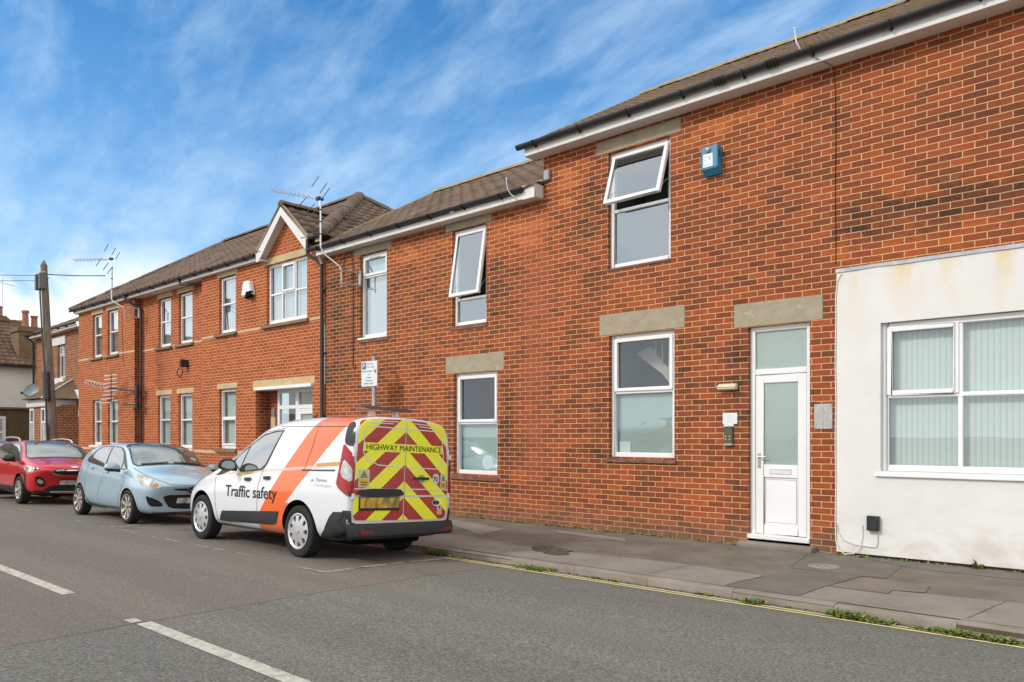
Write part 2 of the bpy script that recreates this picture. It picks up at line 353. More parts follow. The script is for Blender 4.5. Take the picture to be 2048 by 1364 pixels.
# ground: one sheet to the horizon, road strip, both pavements
g=MB()
g.face([(-700,-700,-.22),(700,-700,-.22),(700,700,-.22),(-700,700,-.22)])
tag(g.build('ground',M_pave),kind='structure')
g=MB(); ys=[KY+.004-8.45*i/24 for i in range(25)]
for X0 in range(-90,40,10):
    for a,b in zip(ys[:-1],ys[1:]): g.face([(X0,b,roadz(b)),(X0+10,b,roadz(b)),(X0+10,a,roadz(a)),(X0,a,roadz(a))],0,True)
tag(g.build('road',M_asph),kind='structure')
def pz(y): return -.0+ .04*y/2.68      # pavement falls gently to the kerb
def sheet(name,mat,poly,dz,zf=pz):
    """thin flat sheet following a cross fall, its outline given in plan"""
    bm=bmesh.new(); vs=[bm.verts.new((x,y,zf(y)+dz)) for x,y in poly]; bm.faces.new(vs)
    ymin=min(p[1] for p in poly); ymax=max(p[1] for p in poly); k=max(1,int((ymax-ymin)/.25))
    for i in range(1,k):
        yy=ymin+(ymax-ymin)*i/k
        bmesh.ops.bisect_plane(bm,geom=bm.verts[:]+bm.edges[:]+bm.faces[:],plane_co=(0,yy,0),plane_no=(0,1,0))
    for v in bm.verts: v.co.z=zf(v.co.y)+dz
    bmesh.ops.recalc_face_normals(bm,faces=bm.faces)
    for f in bm.faces:
        if f.normal.z<0: f.normal_flip()
    me=bpy.data.meshes.new(name); bm.to_mesh(me); bm.free(); me.materials.append(mat)
    o=bpy.data.objects.new(name,me); COL.objects.link(o); return tag(o,kind='structure')
g=MB(); g.face([(-90,KY+.12,pz(KY+.12)),(40,KY+.12,pz(KY+.12)),(40,1.2,pz(1.2)),(-90,1.2,pz(1.2))])
tag(g.build('pavement',M_pave),kind='structure')
# kerb stones
g=MB(); rr=random.Random(3)
x=-60.0
while x<20:
    x1=x+.915; dz=rr.uniform(-.004,.004); z1=pz(KY)+.003+dz; gap=.0025
    dy=rr.uniform(-.003,.003)
    prof=[(KY+dy+.125,z1),(KY+dy+.022,z1),(KY+dy+.006,z1-.007),(KY+dy,z1-.024),(KY+dy-.004,-.2),(KY+dy+.125,-.2)]
    g.prism(prof,x+gap,x1-gap,'x'); x=x1
tag(g.build('kerb',M_kerb),kind='structure')
g=MB(); g.box(-90,40,KY+.002,KY+.118,-.2,pz(KY)-.012); tag(g.build('kerb_bedding',M_soil),kind='structure')
g=MB(); g.face([(-90,-11.13,-.02),(40,-11.13,-.02),(40,-14.5,.02),(-90,-14.5,.02)]); g.face([(-90,-11.13,-.2),(40,-11.13,-.2),(40,-11.13,-.02),(-90,-11.13,-.02)])
tag(g.build('far_pavement',M_pave),kind='structure')
# footway slabs and reinstatement patches
yk=KY+.13
sheet('pavement_slab',M_conc,[(-8.3,yk),(-3.42,yk),(-3.33,-1.86),(-4.22,-1.76),(-5.0,-1.80),(-6.05,-1.95),(-7.7,-1.72),(-8.3,-1.75)],.004)
sheet('pavement_slab',M_paved,[(-3.41,yk),(-2.72,yk),(-2.68,-1.97),(-2.58,-1.24),(-3.32,-1.30),(-3.32,-1.86)],.005)
sheet('pavement_slab',M_conc,[(-2.71,yk),(10,yk),(10,-1.62),(-1.17,-1.63),(-2.15,-1.79),(-2.13,-1.96),(-2.67,-1.965)],.004)
sheet('pavement_slab',M_concp,[(-2.66,-1.955),(-2.14,-1.95),(-2.16,-1.78),(-1.9,-1.70),(-1.95,-1.35),(-2.57,-1.32)],.006)
sheet('pavement_slab',M_paved,[(-3.5,-.28),(-2.45,-.42),(-2.36,-1.23),(-2.57,-1.24),(-3.31,-1.28)],.004)
sheet('pavement_slab',M_paved,[(-3.0,-.12),(1,-.12),(1,-.55),(-2.3,-.5)],.003)
sheet('pavement_slab',M_conc,[(-9.8,-.95),(-8.65,-1.03),(-7.64,-1.54),(-7.79,-.88),(-8.7,-.55),(-9.8,-.5)],.005)
sheet('pavement_slab',M_conc,[(-7.0,-.65),(-5.7,-.78),(-5.9,-.52),(-7.1,-.45)],.004)
sheet('pavement_slab',M_conc,[(-60,yk),(-8.32,yk),(-8.32,-1.8),(-60,-1.8)],.004)
# cracks and mud stain on the pavement
def ribbon(mb,pts,w,z=lambda y:pz(y)+.008,mi=0):
    for a,b in zip(pts[:-1],pts[1:]):
        d=Vector((b[0]-a[0],b[1]-a[1])); 
        if d.length<1e-6: continue
        nrm=Vector((-d.y,d.x)).normalized()*w/2
        mb.face([(a[0]-nrm.x,a[1]-nrm.y,z(a[1]-nrm.y)),(b[0]-nrm.x,b[1]-nrm.y,z(b[1]-nrm.y)),(b[0]+nrm.x,b[1]+nrm.y,z(b[1]+nrm.y)),(a[0]+nrm.x,a[1]+nrm.y,z(a[1]+nrm.y))],mi)
def jag(a,b,k,amp,rnd):
    out=[]
    for i in range(k+1):
        t=i/k; out.append((a[0]+(b[0]-a[0])*t+rnd.uniform(-amp,amp),a[1]+(b[1]-a[1])*t+rnd.uniform(-amp,amp)))
    return out
g=MB(); rr=random.Random(5)
for a,b in (((-6.45,-2.5),(-5.7,-1.2)),((-7.7,-1.55),(-7.8,-.9)),((-4.3,-2.5),(-4.2,-1.76)),((-3.42,-2.5),(-3.33,-1.86)),((-3.3,-1.29),(-2.36,-1.24)),((-8.3,-1.76),(-6.1,-1.98)),((-3.5,-.3),(-3.32,-1.28)),((-9.5,-1.1),(-8.3,-1.8)),((-1.4,-2.5),(-1.3,-1.63))):
    ribbon(g,jag(a,b,9,.012,rr),.006)
tag(g.build('pavement_crack',M_soil,recalc=False),kind='structure')
g=MB(); pts=[]
for i in range(26):
    t=2*PI*i/26; rad=1+.75*noise.noise((math.cos(t)*2.6,math.sin(t)*2.6,3))
    pts.append((-6.02+.34*rad*math.cos(t)*1.0+.1*math.sin(t),-1.95+.16*rad*math.sin(t)-.2*math.cos(t)))
g.face([(x,y,pz(y)+.010) for x,y in pts])
tag(g.build('mud_stain',simple('dried_mud',(.105,.083,.062),.95,0,.1,0,.5,14,.8,40)),kind='structure')

# ------------------------------------------------------------------ painted road markings
def paint(name,col,wear):
    n=NT(name); P=n.pos(); a=n.noise(P,9,5,.75); b=n.noise(P,120,3,.8)
    f=n.math('ADD',n.math('MULTIPLY',a,.7),n.math('MULTIPLY',b,.5))
    k=n.math('MULTIPLY',n.math('SUBTRACT',f,wear),6,clamp=True)
    c=n.mix(k,(.10,.095,.085,1),n.ramp(n.noise(P,20,4),[(.3,tuple(q*.75 for q in col)),(.7,col)]))
    n.bsdf(c,.75,0,.3,0,n.bump(b,.006,.6)); return n.m
M_line=paint('white_road_paint',(.60,.57,.49),.43)
M_linew=paint('worn_white_road_paint',(.52,.50,.44),.52)
M_yel=paint('yellow_road_paint',(.84,.72,.34),.26)
rz=lambda y:roadz(y)+.004
g=MB()
def bar(mb,x0,x1,y0,y1,z=rz):
    k=max(1,int(abs(y1-y0)/.2)); 
    for i in range(k):
        a=y0+(y1-y0)*i/k; b=y0+(y1-y0)*(i+1)/k
        mb.face([(x0,a,z(a)),(x1,a,z(a)),(x1,b,z(b)),(x0,b,z(b))])
for (a,b) in ((-5.86,-1.9),(-11.4,-7.42),(-17,-13),(-22.6,-18.6),(-.3,3.7)): bar(g,a,b,-6.95,-6.84)
bar(g,-6.06,-5.92,-6.96,-6.88)
tag(g.build('centre_line',M_line,recalc=False),kind='structure')
g=MB(); bar(g,-6.86,20,-2.880,-2.830); bar(g,-6.84,20,-2.985,-2.935)
tag(g.build('double_yellow_line',M_yel,recalc=False),kind='structure')
g=MB(); bar(g,-6.80,-6.72,-4.72,-2.86); bar(g,-7.27,-6.78,-4.745,-4.68)
for a,b in ((-9.2,-8.9),(-9.7,-9.3),(-10.6,-10.1),(-11.02,-10.93),(-12.15,-11.55),(-12.9,-12.7),(-17.0,-16.4),(-14.0,-13.6)): bar(g,a,b,-4.70,-4.645)
bar(g,-8.8,-7.9,-4.665,-4.635)
bar(g,-12.6,-12.52,-4.68,-2.9)
tag(g.build('parking_bay_line',M_linew,recalc=False),kind='structure')
# concrete patches in the carriageway beside the blue car
sheet('road_patch',M_pave,[(-13.4,-4.60),(-12.9,-4.63),(-12.3,-4.60),(-12.05,-4.42),(-12.5,-4.30),(-13.1,-4.33)],.003,roadz)
# oval cover in the pavement
n=NT('cover_plate'); v=n('TexVoronoi',ins={'Vector':n.vmul(n.pos(),(26,26,1)),'Scale':1.0}); n.bsdf(n.ramp(v.outputs['Distance'],[(.2,(.42,.44,.40)),(.5,(.22,.23,.20))]),.6,.3,.4,0,n.bump(v.outputs['Distance'],.004,.7))
g=MB(); M=Matrix.Translation((-3.07,-.95,pz(-.95)+.002)); g.lathe([(.001,.008),(.15,.008),(.163,.006),(.167,.0)],32,'z',M)
o=g.build('manhole_cover',n.m); tag(o,'small round ribbed metal cover set in the dark pavement patch by the door','manhole cover')

# ------------------------------------------------------------------ building helpers
def wallmesh(mb,x0,x1,z0,z1,y,holes,depth=.11,mi=0,mir=None,topf=None):
    """brick wall sheet facing -y with rectangular openings and their reveals"""
    xs=sorted(set([x0,x1]+[h[0] for h in holes]+[h[1] for h in holes])); zs=sorted(set([z0,z1]+[h[2] for h in holes]+[h[3] for h in holes]))
    for a,b in zip(xs[:-1],xs[1:]):
        for c,d in zip(zs[:-1],zs[1:]):
            mx,mz=(a+b)/2,(c+d)/2
            if any(h[0]<mx<h[1] and h[2]<mz<h[3] for h in holes): continue
            mb.face([(a,y,c),(b,y,c),(b,y,d),(a,y,d)],mi)
    for (a,b,c,d) in [h[:4] for h in holes]:
        Y=y+depth; r=mi if mir is None else mir
        mb.face([(a,y,c),(a,y,d),(a,Y,d),(a,Y,c)],r); mb.face([(b,y,d),(b,y,c),(b,Y,c),(b,Y,d)],r)
        mb.face([(a,y,d),(b,y,d),(b,Y,d),(a,Y,d)],r); mb.face([(b,y,c),(a,y,c),(a,Y,c),(b,Y,c)],r)
def rect_frame(mb,x0,x1,z0,z1,y0,y1,w,wb=None):
    wb=wb or w
    mb.box(x0,x0+w,y0,y1,z0,z1); mb.box(x1-w,x1,y0,y1,z0,z1); mb.box(x0+w,x1-w,y0,y1,z1-w,z1); mb.box(x0+w,x1-w,y0,y1,z0,z0+wb)
def window(bld,x0,x1,z0,z1,y,cols=(),rows=(),sash=(),rec=.065,fw=.068,bottom=.07,back='net',open_=None,angle=0,vent=None,frost=(),label=None,name='window',bx=0,inner=.16):
    """cols/rows: fractions of the splits; cells numbered (col,row) from bottom left"""
    mb=MB(); fy0=y+rec; fy1=fy0+.06
    rect_frame(mb,x0,x1,z0,z1,fy0,fy1,fw,bottom)
    X=[x0+fw]+[x0+(x1-x0)*c for c in cols]+[x1-fw]; Z=[z0+bottom]+[z0+(z1-z0)*r for r in rows]+[z1-fw]; bw=.024
    for c in X[1:-1]: mb.box(c-bw,c+bw,fy0+.004,fy1-.004,Z[0],Z[-1])
    for r in Z[1:-1]: mb.box(X[0],X[-1],fy0+.002,fy1-.002,r-bw*.95,r+bw*.95)
    gl=MB(); gf=MB(); sashes=[]
    for i in range(len(X)-1):
        for j in range(len(Z)-1):
            a=X[i]+(bw if i else 0); b=X[i+1]-(bw if i<len(X)-2 else 0); c=Z[j]+(bw if j else 0); d=Z[j+1]-(bw if j<len(Z)-2 else 0)
            if open_==(i,j): sashes.append((a,b,c,d)); continue
            if (i,j) in sash:
                rect_frame(mb,a-.012,b+.012,c-.012,d+.012,fy0-.018,fy0+.03,.05)
                a+=.038;b-=.038;c+=.038;d-=.038
            (gf if (i,j) in frost else gl).face([(a-.004,fy0+.028,c-.004),(b+.004,fy0+.028,c-.004),(b+.004,fy0+.028,d+.004),(a-.004,fy0+.028,d+.004)])
    fr=mb.build(name,M_white,bld,bevel=.006); sub(fr,bld)
    if label: fr['label']=label
    if gl.f: gl.build('window_pane',M_glass if z0>3 else M_glassl,fr,recalc=False)
    if gf.f: gf.build('frosted_pane',M_frost,fr,recalc=False)
    if vent:
        v=MB(); vx0,vx1,vz=vent; v.box(vx0,vx1,fy0-.032,fy0-.017,vz-.008,vz+.008); v.build('trickle_vent',M_netg,fr)
    for (a,b,c,d) in sashes:
        sm=MB(); sg=MB(); T=Matrix.Translation((0,fy0,d+.01))@Matrix.Rotation(R(-angle),4,'X')@Matrix.Translation((0,-fy0,-d-.01))
        for bb in ((a-.012,a+.043,c-.012,d+.012),(b-.043,b+.012,c-.012,d+.012),(a+.043,b-.043,d-.043,d+.012),(a+.043,b-.043,c-.012,c+.043)):
            sm.box(bb[0],bb[1],fy0-.022,fy0+.035,bb[2],bb[3],0,T)
        so=sm.build('opening_sash',M_white,fr,bevel=.006)
        sub(so,fr)
        so['label']='top hung sash pushed open outwards'
        sg.face([T@Vector(p) for p in ((a+.04,fy0,c+.04),(b-.04,fy0,c+.04),(b-.04,fy0,d-.04),(a+.04,fy0,d-.04))]); 
        og=sg.build('window_pane',M_glass,fr,recalc=False)
        for sx in (a+.02,b-.02):
            st=MB(); e=T@Vector((sx,fy0+.03,c+.05)); st.tube([(sx,fy0+.05,c+.30),(sx,(fy0+e.y)/2+.02,(c+.30+e.z)/2+.02),tuple(e)],.006,6); st.build('window_stay',M_steel,fr)
    # what one sees through the panes
    bk=MB(); yb=fy1+(.05 if back in('net','grey','blind') else .9)
    mt={'net':M_net,'grey':M_netg,'blind':M_blind,'dark':M_roomd,'room':M_room}[back]
    e=.02
    if back in('net','grey','blind'):
        k=max(2,int((x1-x0)/.05)); A=.006 if back!='blind' else 0
        for i in range(k):
            a=x0-e+(x1-x0+2*e)*i/k; b=x0-e+(x1-x0+2*e)*(i+1)/k; fa=A*math.sin(a*37); fb=A*math.sin(b*37)
            bk.face([(a,yb+fa,z0-e),(b,yb+fb,z0-e),(b,yb+fb,z1+e),(a,yb+fa,z1+e)],0,True)
        bk.build({'net':'net_curtain','grey':'roller_blind','blind':'vertical_blind'}[back],mt,fr,recalc=False)
    else:
        bk.face([(x0-e,yb,z0-e),(x1+e,yb,z0-e),(x1+e,yb,z1+e),(x0-e,yb,z1+e)])
        for (p,q) in (((x0-e,fy1),(x0-e,yb)),((x1+e,fy1),(x1+e,yb))): bk.face([(p[0],p[1],z0-e),(q[0],q[1],z0-e),(q[0],q[1],z1+e),(p[0],p[1],z1+e)])
        for zz in (z0-e,z1+e): bk.face([(x0-e,fy1,zz),(x1+e,fy1,zz),(x1+e,yb,zz),(x0-e,yb,zz)])
        bk.build('room_interior',mt,fr)
    return fr
def lintel(bld,x0,x1,z0,z1,y,mat=None,joints=()):
    mb=MB(); xs=[x0]+list(joints)+[x1]
    for a,b in zip(xs[:-1],xs[1:]): mb.box(a+(.002 if a!=x0 else 0),b-(.002 if b!=x1 else 0),y-.005,y+.10,z0,z1)
    mb.build('lintel',mat or M_lintel,bld,bevel=.004)
def sill(bld,x0,x1,z0,z1,y,proj=.045,mat=None,name='window_sill'):
    mb=MB(); mb.prism([(y-proj,z0),(y-proj,z1-.012),(y+.12,z1),(y+.12,z0)],x0,x1,'x'); mb.build(name,mat or M_sill,bld,bevel=.004)
def roofslope(mb,e0,e1,r1,r0,pitch_rows,wave,amp,step=.022,over=0,mi=0,phase=0,clip=None):
    """tiled slope between eave line e0->e1 and ridge line r0->r1; courses overlap like real tiles"""
    e0,e1,r0,r1=map(Vector,(e0,e1,r0,r1)); ax=(e1-e0).normalized(); nrm=(e1-e0).cross(r0-e0).normalized()
    if nrm.z<0: nrm=-nrm
    up=r0-e0; up-=ax*up.dot(ax); H=up.length; up.normalize(); N=pitch_rows
    def span(v):
        t=v/H; a=e0.lerp(r0,t); b=e1.lerp(r1,t); return (a-e0).dot(ax),(b-e0).dot(ax)
    L=(e1-e0).dot(ax); prof=[0,.18,.36,.5,.62,.74,.86]; us=[]
    k=math.floor(min(0,span(H)[0])/wave)-1
    while k*wave<max(L,span(H)[1])+wave:
        for p in prof: us.append((k+p)*wave)
        k+=1
    def wv(u):
        p=(u/wave+phase)%1.0
        return amp*(math.sin(PI*(p-.5)/.5) if p>.5 else -.12*math.sin(PI*p/.5))
    rnd=random.Random(int(abs(e0.x*13)+abs(e0.y*7)))
    for r in range(N):
        v0=H*r/N; v1=H*(r+1)/N+ (H/N*.06 if r<N-1 else 0); a0,b0=span(v0); a1,b1=span(min(v1,H))
        off=rnd.uniform(-.002,.002); prev=None
        for u in us:
            if u<min(a0,a1)-wave or u>max(b0,b1)+wave: continue
            p0u=min(max(u,a0),b0); p1u=min(max(u,a1),b1); j=rnd.uniform(-.0015,.0015)
            low=e0+ax*p0u+up*v0+nrm*(wv(p0u)+step+off+j); hi=e0+ax*p1u+up*min(v1,H)+nrm*(wv(p1u)+off*.5)
            bot=low-nrm*step*1.05
            cur=(low,hi,bot)
            if prev is not None:
                if (low-prev[0]).length>1e-5 or (hi-prev[1]).length>1e-5: mb.face([prev[0],low,hi,prev[1]],mi,False)
                if (low-prev[0]).length>1e-5: mb.face([prev[2],bot,low,prev[0]],mi,False)
            prev=cur
def fix_roof(mb,name,mat,bld):
    o=mb.build(name,mat,bld,recalc=False); me=o.data
    bm=bmesh.new(); bm.from_mesh(me); bmesh.ops.remove_doubles(bm,verts=bm.verts,dist=1e-5)
    bmesh.ops.dissolve_degenerate(bm,dist=1e-6,edges=bm.edges); bm.to_mesh(me); bm.free(); return o
def ridge(bld,a,b,mat,r=.11,drop=.05,seg=.42,name='ridge_tiles'):
    a,b=Vector(a),Vector(b); d=(b-a); n_=max(1,int(d.length/seg)); d/=n_; t=d.normalized(); sd=t.cross(Vector((0,0,1))).normalized(); up=sd.cross(t); mb=MB()
    rnd=random.Random(int(a.x*10)&255)
    for i in range(n_):
        p=a+d*i; q=a+d*(i+1)+t*.02; rr=r*(1+.04*(i%2)); jz=rnd.uniform(-.006,.006)
        rows=[]
        for P_,s in ((p,1.05),(q,1.0)):
            rows.append([P_+(sd*math.cos(th)*rr*s)+up*(math.sin(th)*rr*s*.8-drop+jz) for th in [PI*k/8 for k in range(9)]])
        for k in range(8): mb.face([rows[0][k],rows[0][k+1],rows[1][k+1],rows[1][k]],0,True)
        mb.face([*rows[0]],0,False)
    return mb.build(name,mat,bld,recalc=False)
def gutter(bld,x0,x1,y,zt,r=.052,mat=None,br=.85,sag=0,joints=()):
    mb=MB(); n_=10; k=max(1,int((x1-x0)/.5)); 
    for i in range(k):
        a=x0+(x1-x0)*i/k; b=x0+(x1-x0)*(i+1)/k
        za=zt-r-sag*math.sin(PI*i/k); zb=zt-r-sag*math.sin(PI*(i+1)/k)
        for R_,fl in ((r,1),(r*.88,0)):
            for j in range(n_):
                t0=PI+PI*j/n_; t1=PI+PI*(j+1)/n_
                mb.face([(a,y+R_*math.cos(t0),za+r+R_*math.sin(t0)*1.15),(b,y+R_*math.cos(t0),zb+r+R_*math.sin(t0)*1.15),(b,y+R_*math.cos(t1),zb+r+R_*math.sin(t1)*1.15),(a,y+R_*math.cos(t1),za+r+R_*math.sin(t1)*1.15)],0,True)
    for xe in (x0,x1):
        mb.face([(xe,y+r*math.cos(PI+PI*j/n_),zt+r*math.sin(PI+PI*j/n_)*1.15) for j in range(n_+1)])
    g_=mb.build('gutter',mat or M_black,bld,recalc=False); sub(g_,bld)
    x=x0+.35
    while x<x1-.1:
        b2=MB()
        pts=[(x,y+(r+.008)*math.cos(t),zt+(r+.008)*math.sin(t)*1.15) for t in [PI+PI*j/8 for j in range(9)]]
        b2.tube(pts,.011,5); b2.box(x-.012,x+.012,y+r*.5,y+r+.05,zt-r*1.6,zt-r*.7); x+=br; b2.build('gutter_bracket',mat or M_black,g_)
    for x in joints:
        b2=MB()
        pts=[(x,y+(r+.004)*math.cos(t),zt+(r+.004)*math.sin(t)*1.15) for t in [PI+PI*j/8 for j in range(9)]]
        for dx in (-.06,-.02,.02,.06): b2.tube([(q[0]+dx,q[1],q[2]) for q in pts],.014,5)
        b2.build('gutter_joint',mat or M_black,g_)
    return g_
exec_parts=[]
# ================================================================== MAIN BRICK HOUSE (right)
B=root('brick_house',(-4,0,0),'nearest red brick house with a white front door and white rendered ground floor','house','buildings along the street')
XL=-7.76; XR=6.0
A_=(-6.54,-5.50,3.815,5.505); G_=(-6.52,-5.44,1.075,2.842); D_=(-4.38,-3.59,.085,2.765)
RX=-3.26; RZ=3.31
mb=MB(); wallmesh(mb,XL,XR,-.15,5.74,0,[A_,G_,D_,(RX+.02,XR-.01,-.14,RZ-.02)],.12)
mb.face([(XL,0,5.0),(XL,0,5.74),(XL,6.4,5.74),(XL,6.4,5.0)]); mb.face([(XL,0,5.74),(XL,3.2,7.68),(XL,6.4,5.74)])
mb.face([(XR,0,-.15),(XR,6.4,-.15),(XR,6.4,5.74),(XR,0,5.74)]); mb.face([(XL,6.4,-.15),(XR,6.4,-.15),(XR,6.4,5.74),(XL,6.4,5.74)])
mb.build('wall',M_brick,B,recalc=False)
lintel(B,-6.74,-5.34,5.515,5.705,0); lintel(B,-6.69,-5.28,2.85,3.155,0); lintel(B,-4.566,-3.436,2.768,3.07,0)
window(B,*A_,0,rows=(.495,),open_=(0,1),angle=19,back='dark',label='upper window with its top sash pushed wide open')
mb=MB(); mb.box(A_[0],A_[1],-.012,.08,3.785,3.815); mb.build('window_sill',M_bsill,B)
fr=window(B,*G_,0,rows=(.53,),sash=((0,1),),back='room',label='ground floor window with a staircase seen behind its upper pane',frost=())
# staircase and papers inside
mb=MB(); 
mb.prism([(-6.35,2.6),(-6.1,2.7),(-5.43,1.92),(-5.43,1.72),(-5.9,2.28)],.45,.50,'y'); mb.box(-6.55,-5.4,.18,.19,1.08,1.98)
for i in range(6): xx=-6.02+i*.11; zz=2.62-(xx+6.1)*1.16; mb.box(xx,xx+.025,.44,.47,zz,zz+.62)
mb.build('staircase',simple('painted_wood',(.38,.36,.32),.5,var=.05),fr)
mb=MB(); mb.face([(G_[0],.149,G_[2]),(G_[1],.149,G_[2]),(G_[1],.149,1.965),(G_[0],.149,1.965)]); mb.build('window_film',M_frost_l,fr,recalc=False)
mb=MB(); mb.box(-6.43,-6.24,.138,.146,1.14,1.30); mb.build('paper_sheet',M_net,fr)
sill(B,-6.56,-5.41,1.00,1.06,0,.028,M_bsill)
# front door
def front_door(bld,x0,x1,z0,z1,y):
    f0=y+.07; f1=y+.13; mb=MB(); w=.065; tz=2.19
    mb.box(x0,x0+w,f0,f1,z0,z1); mb.box(x1-w,x1,f0,f1,z0,z1); mb.box(x0+w,x1-w,f0,f1,z1-w,z1); mb.box(x0+w,x1-w,f0,f1,tz-.035,tz+.035); mb.box(x0-.0,x1+.0,y-.03,f1,z0,z0+.055)
    fr=mb.build('door_frame',M_white,bld,bevel=.006); sub(fr,bld)
    gm=MB(); gm.face([(x0+w,f0+.03,tz+.03),(x1-w,f0+.03,tz+.03),(x1-w,f0+.03,z1-w),(x0+w,f0+.03,z1-w)]); gm.build('frosted_pane',M_frost,fr,recalc=False)
    lx0,lx1,lz0,lz1=x0+w+.006,x1-w-.006,z0+.062,tz-.041
    d=MB(); st=.105; l0=f0+.008; l1=f0+.05; gz0=1.02; gz1=lz1-.10
    d.box(lx0,lx0+st,l0,l1,lz0,lz1); d.box(lx1-st,lx1,l0,l1,lz0,lz1); d.box(lx0+st,lx1-st,l0,l1,gz1,lz1); d.box(lx0+st,lx1-st,l0,l1,.86,gz0); d.box(lx0+st,lx1-st,l0,l1,lz0,lz0+.12)
    d.box(lx0+st,lx1-st,l0+.02,l1-.004,lz0+.12,.86)
    d.box(lx0+st+.02,lx1-st-.02,l0+.012,l0+.021,lz0+.145,.835)
    ld=d.build('door',M_white,bld,bevel=.006); sub(ld,bld)
    gm=MB(); gm.face([(lx0+st,l0+.018,gz0),(lx1-st,l0+.018,gz0),(lx1-st,l0+.018,gz1),(lx0+st,l0+.018,gz1)]); gm.build('frosted_pane',M_frost,ld,recalc=False)
    h=MB(); h.box(lx0+.03,lx0+.062,l0-.012,l0,.98,1.16); h.tube([(lx0+.046,l0-.005,1.12),(lx0+.046,l0-.05,1.12),(lx0+.15,l0-.05,1.12)],.009,8); h.build('door_handle',M_steel,ld)
    h=MB(); cx=(lx0+lx1)/2; rect_frame(h,cx-.14,cx+.14,.905,.965,l0-.008,l0,.008); h.box(cx-.13,cx+.13,l0-.006,l0,.912,.958); h.build('letter_slot',M_whitep,ld,bevel=.002)
front_door(B,*D_,0)
mb=MB(); mb.prism([(-.19,-.04),(-.20,.035),(-.185,.05),(.1,.055),(.1,-.04)],-4.44,-3.50,'x'); mb.build('door_step',M_conc,B,bevel=.008)
mb=MB(); mb.box(-4.38,-3.59,-.0,.13,-.03,.085); mb.build('threshold_void',M_dark,B)
# rendered ground floor
W_=(-2.775,1.05,.985,2.655)
mb=MB(); wallmesh(mb,RX,XR,.03,RZ,-.05,[W_],.16); mb.face([(RX,-.05,.03),(RX,-.05,RZ),(RX,.02,RZ),(RX,.02,.03)]); mb.face([(RX,-.05,.03),(XR,-.05,.03),(XR,.1,.03),(RX,.1,.03)])
mb.build('rendered_wall',M_render,B,recalc=False)
mb=MB(); mb.box(RX+.005,XR,.0,.05,-.1,.06); mb.build('wall_base',M_soil,B)
mb=MB(); rr=random.Random(2); x=RX-.01
while x<XR:
    x1=x+.12; 
    for i in range(1):
        a=noise.noise((x*3,0,0))*.012; b=noise.noise((x1*3,0,0))*.012
        mb.face([(x,-.062+a*.5,RZ-.02+a),(x1,-.062+b*.5,RZ-.02+b),(x1,-.058,RZ+.018+b*.3),(x,-.058,RZ+.018+a*.3)],0,True); mb.face([(x,-.058,RZ+.018+a*.3),(x1,-.058,RZ+.018+b*.3),(x1,.0,RZ+.035),(x,.0,RZ+.035)],0,True)
        mb.face([(x,-.062+a*.5,RZ-.02+a),(x,-.049,RZ-.012),(x1,-.049,RZ-.012),(x1,-.062+b*.5,RZ-.02+b)],0,True)
    x=x1
mb.build('lead_flashing',M_lead,B,recalc=False)
window(B,*W_,-.05,cols=(.205,.5,.795),rows=(.505,),sash=((0,1),(3,1)),back='blind',rec=.06,fw=.068,bottom=.07,label='wide eight pane window with vertical blinds in the white rendered wall')
sill(B,-2.83,1.1,.925,.965,-.05,.035,M_white)
# roof
mb=MB(); roofslope(mb,(-8.0,-.27,5.90),(XR+.3,-.27,5.90),(XR+.3,3.2,7.84),(-8.0,3.2,7.84),17,.165,.010,.018); fix_roof(mb,'roof',M_tile,B)
mb=MB(); mb.face([(-8.0,3.2,7.82),(XR+.3,3.2,7.82),(XR+.3,6.7,5.9),(-8.0,6.7,5.9)]); mb.build('rear_roof',M_tile,B,recalc=False)
ridge(B,(-8.0,3.2,7.87),(XR+.3,3.2,7.87),M_verge)
mb=MB(); mb.tube([(-7.99,-.28,5.885),(-7.99,3.2,7.84)],.03,6); mb.build('roof_verge',M_verge_y,B)
mb=MB(); mb.box(-7.95,XR+.3,-.245,-.225,5.735,5.86); mb.build('fascia',M_whitep,B,bevel=.003)
mb=MB(); mb.box(-7.94,XR+.3,-.225,.0,5.738,5.748); mb.prism([(-.225,5.74),(0,5.74),(3.2,7.6),(3.2,7.75),(-.225,5.86)],-7.96,-7.94,'x'); mb.prism([(-.225,5.735),(0,5.735),(3.2,7.55),(3.2,7.6)],-7.94,-7.76,'x'); mb.build('soffit',M_whitep,B)
gutter(B,-8.05,XR+.3,-.30,5.90,.056,sag=.0,joints=(-4.62,-3.93))
# ================================================================== MIDDLE HOUSE
B=root('brick_house',(-10.7,0,0),'lower two storey brick house behind the van, its tall upper sash pushed open','house','buildings along the street')
x0,x1=-13.69,-7.76
C_=(-12.49,-11.65,3.31,4.945); E_=(-9.84,-9.01,3.29,4.955); F_=(-9.80,-8.76,.725,2.465)
mb=MB(); wallmesh(mb,x0,x1,-.15,5.12,0,[C_,E_,F_],.12)
mb.face([(x0,0,-.15),(x0,6.4,-.15),(x0,6.4,5.12),(x0,0,5.12)]); mb.face([(x0,0,5.12),(x0,3.2,7.0),(x0,6.4,5.12)])
mb.build('wall',M_brick,B,recalc=False)
lintel(B,-12.67,-11.51,4.95,5.09,0); lintel(B,-10.01,-8.89,4.96,5.09,0); lintel(B,-10.005,-8.61,2.47,2.768,0)
window(B,*C_,0,rows=(.735,),sash=((0,1),),back='net',vent=(-12.25,-11.9,4.86),label='tall narrow upper window with a small top light')
mb=MB(); mb.box(-12.53,-11.63,-.03,.1,3.275,3.31); mb.build('window_sill',M_white,B); mb=MB(); mb.box(-12.53,-11.6,-.02,.08,3.22,3.273); mb.build('window_sill',M_bsill,B)
window(B,*E_,0,rows=(.275,),open_=(0,1),angle=9.7,back='dark',label='upper window with a tall sash pushed open')
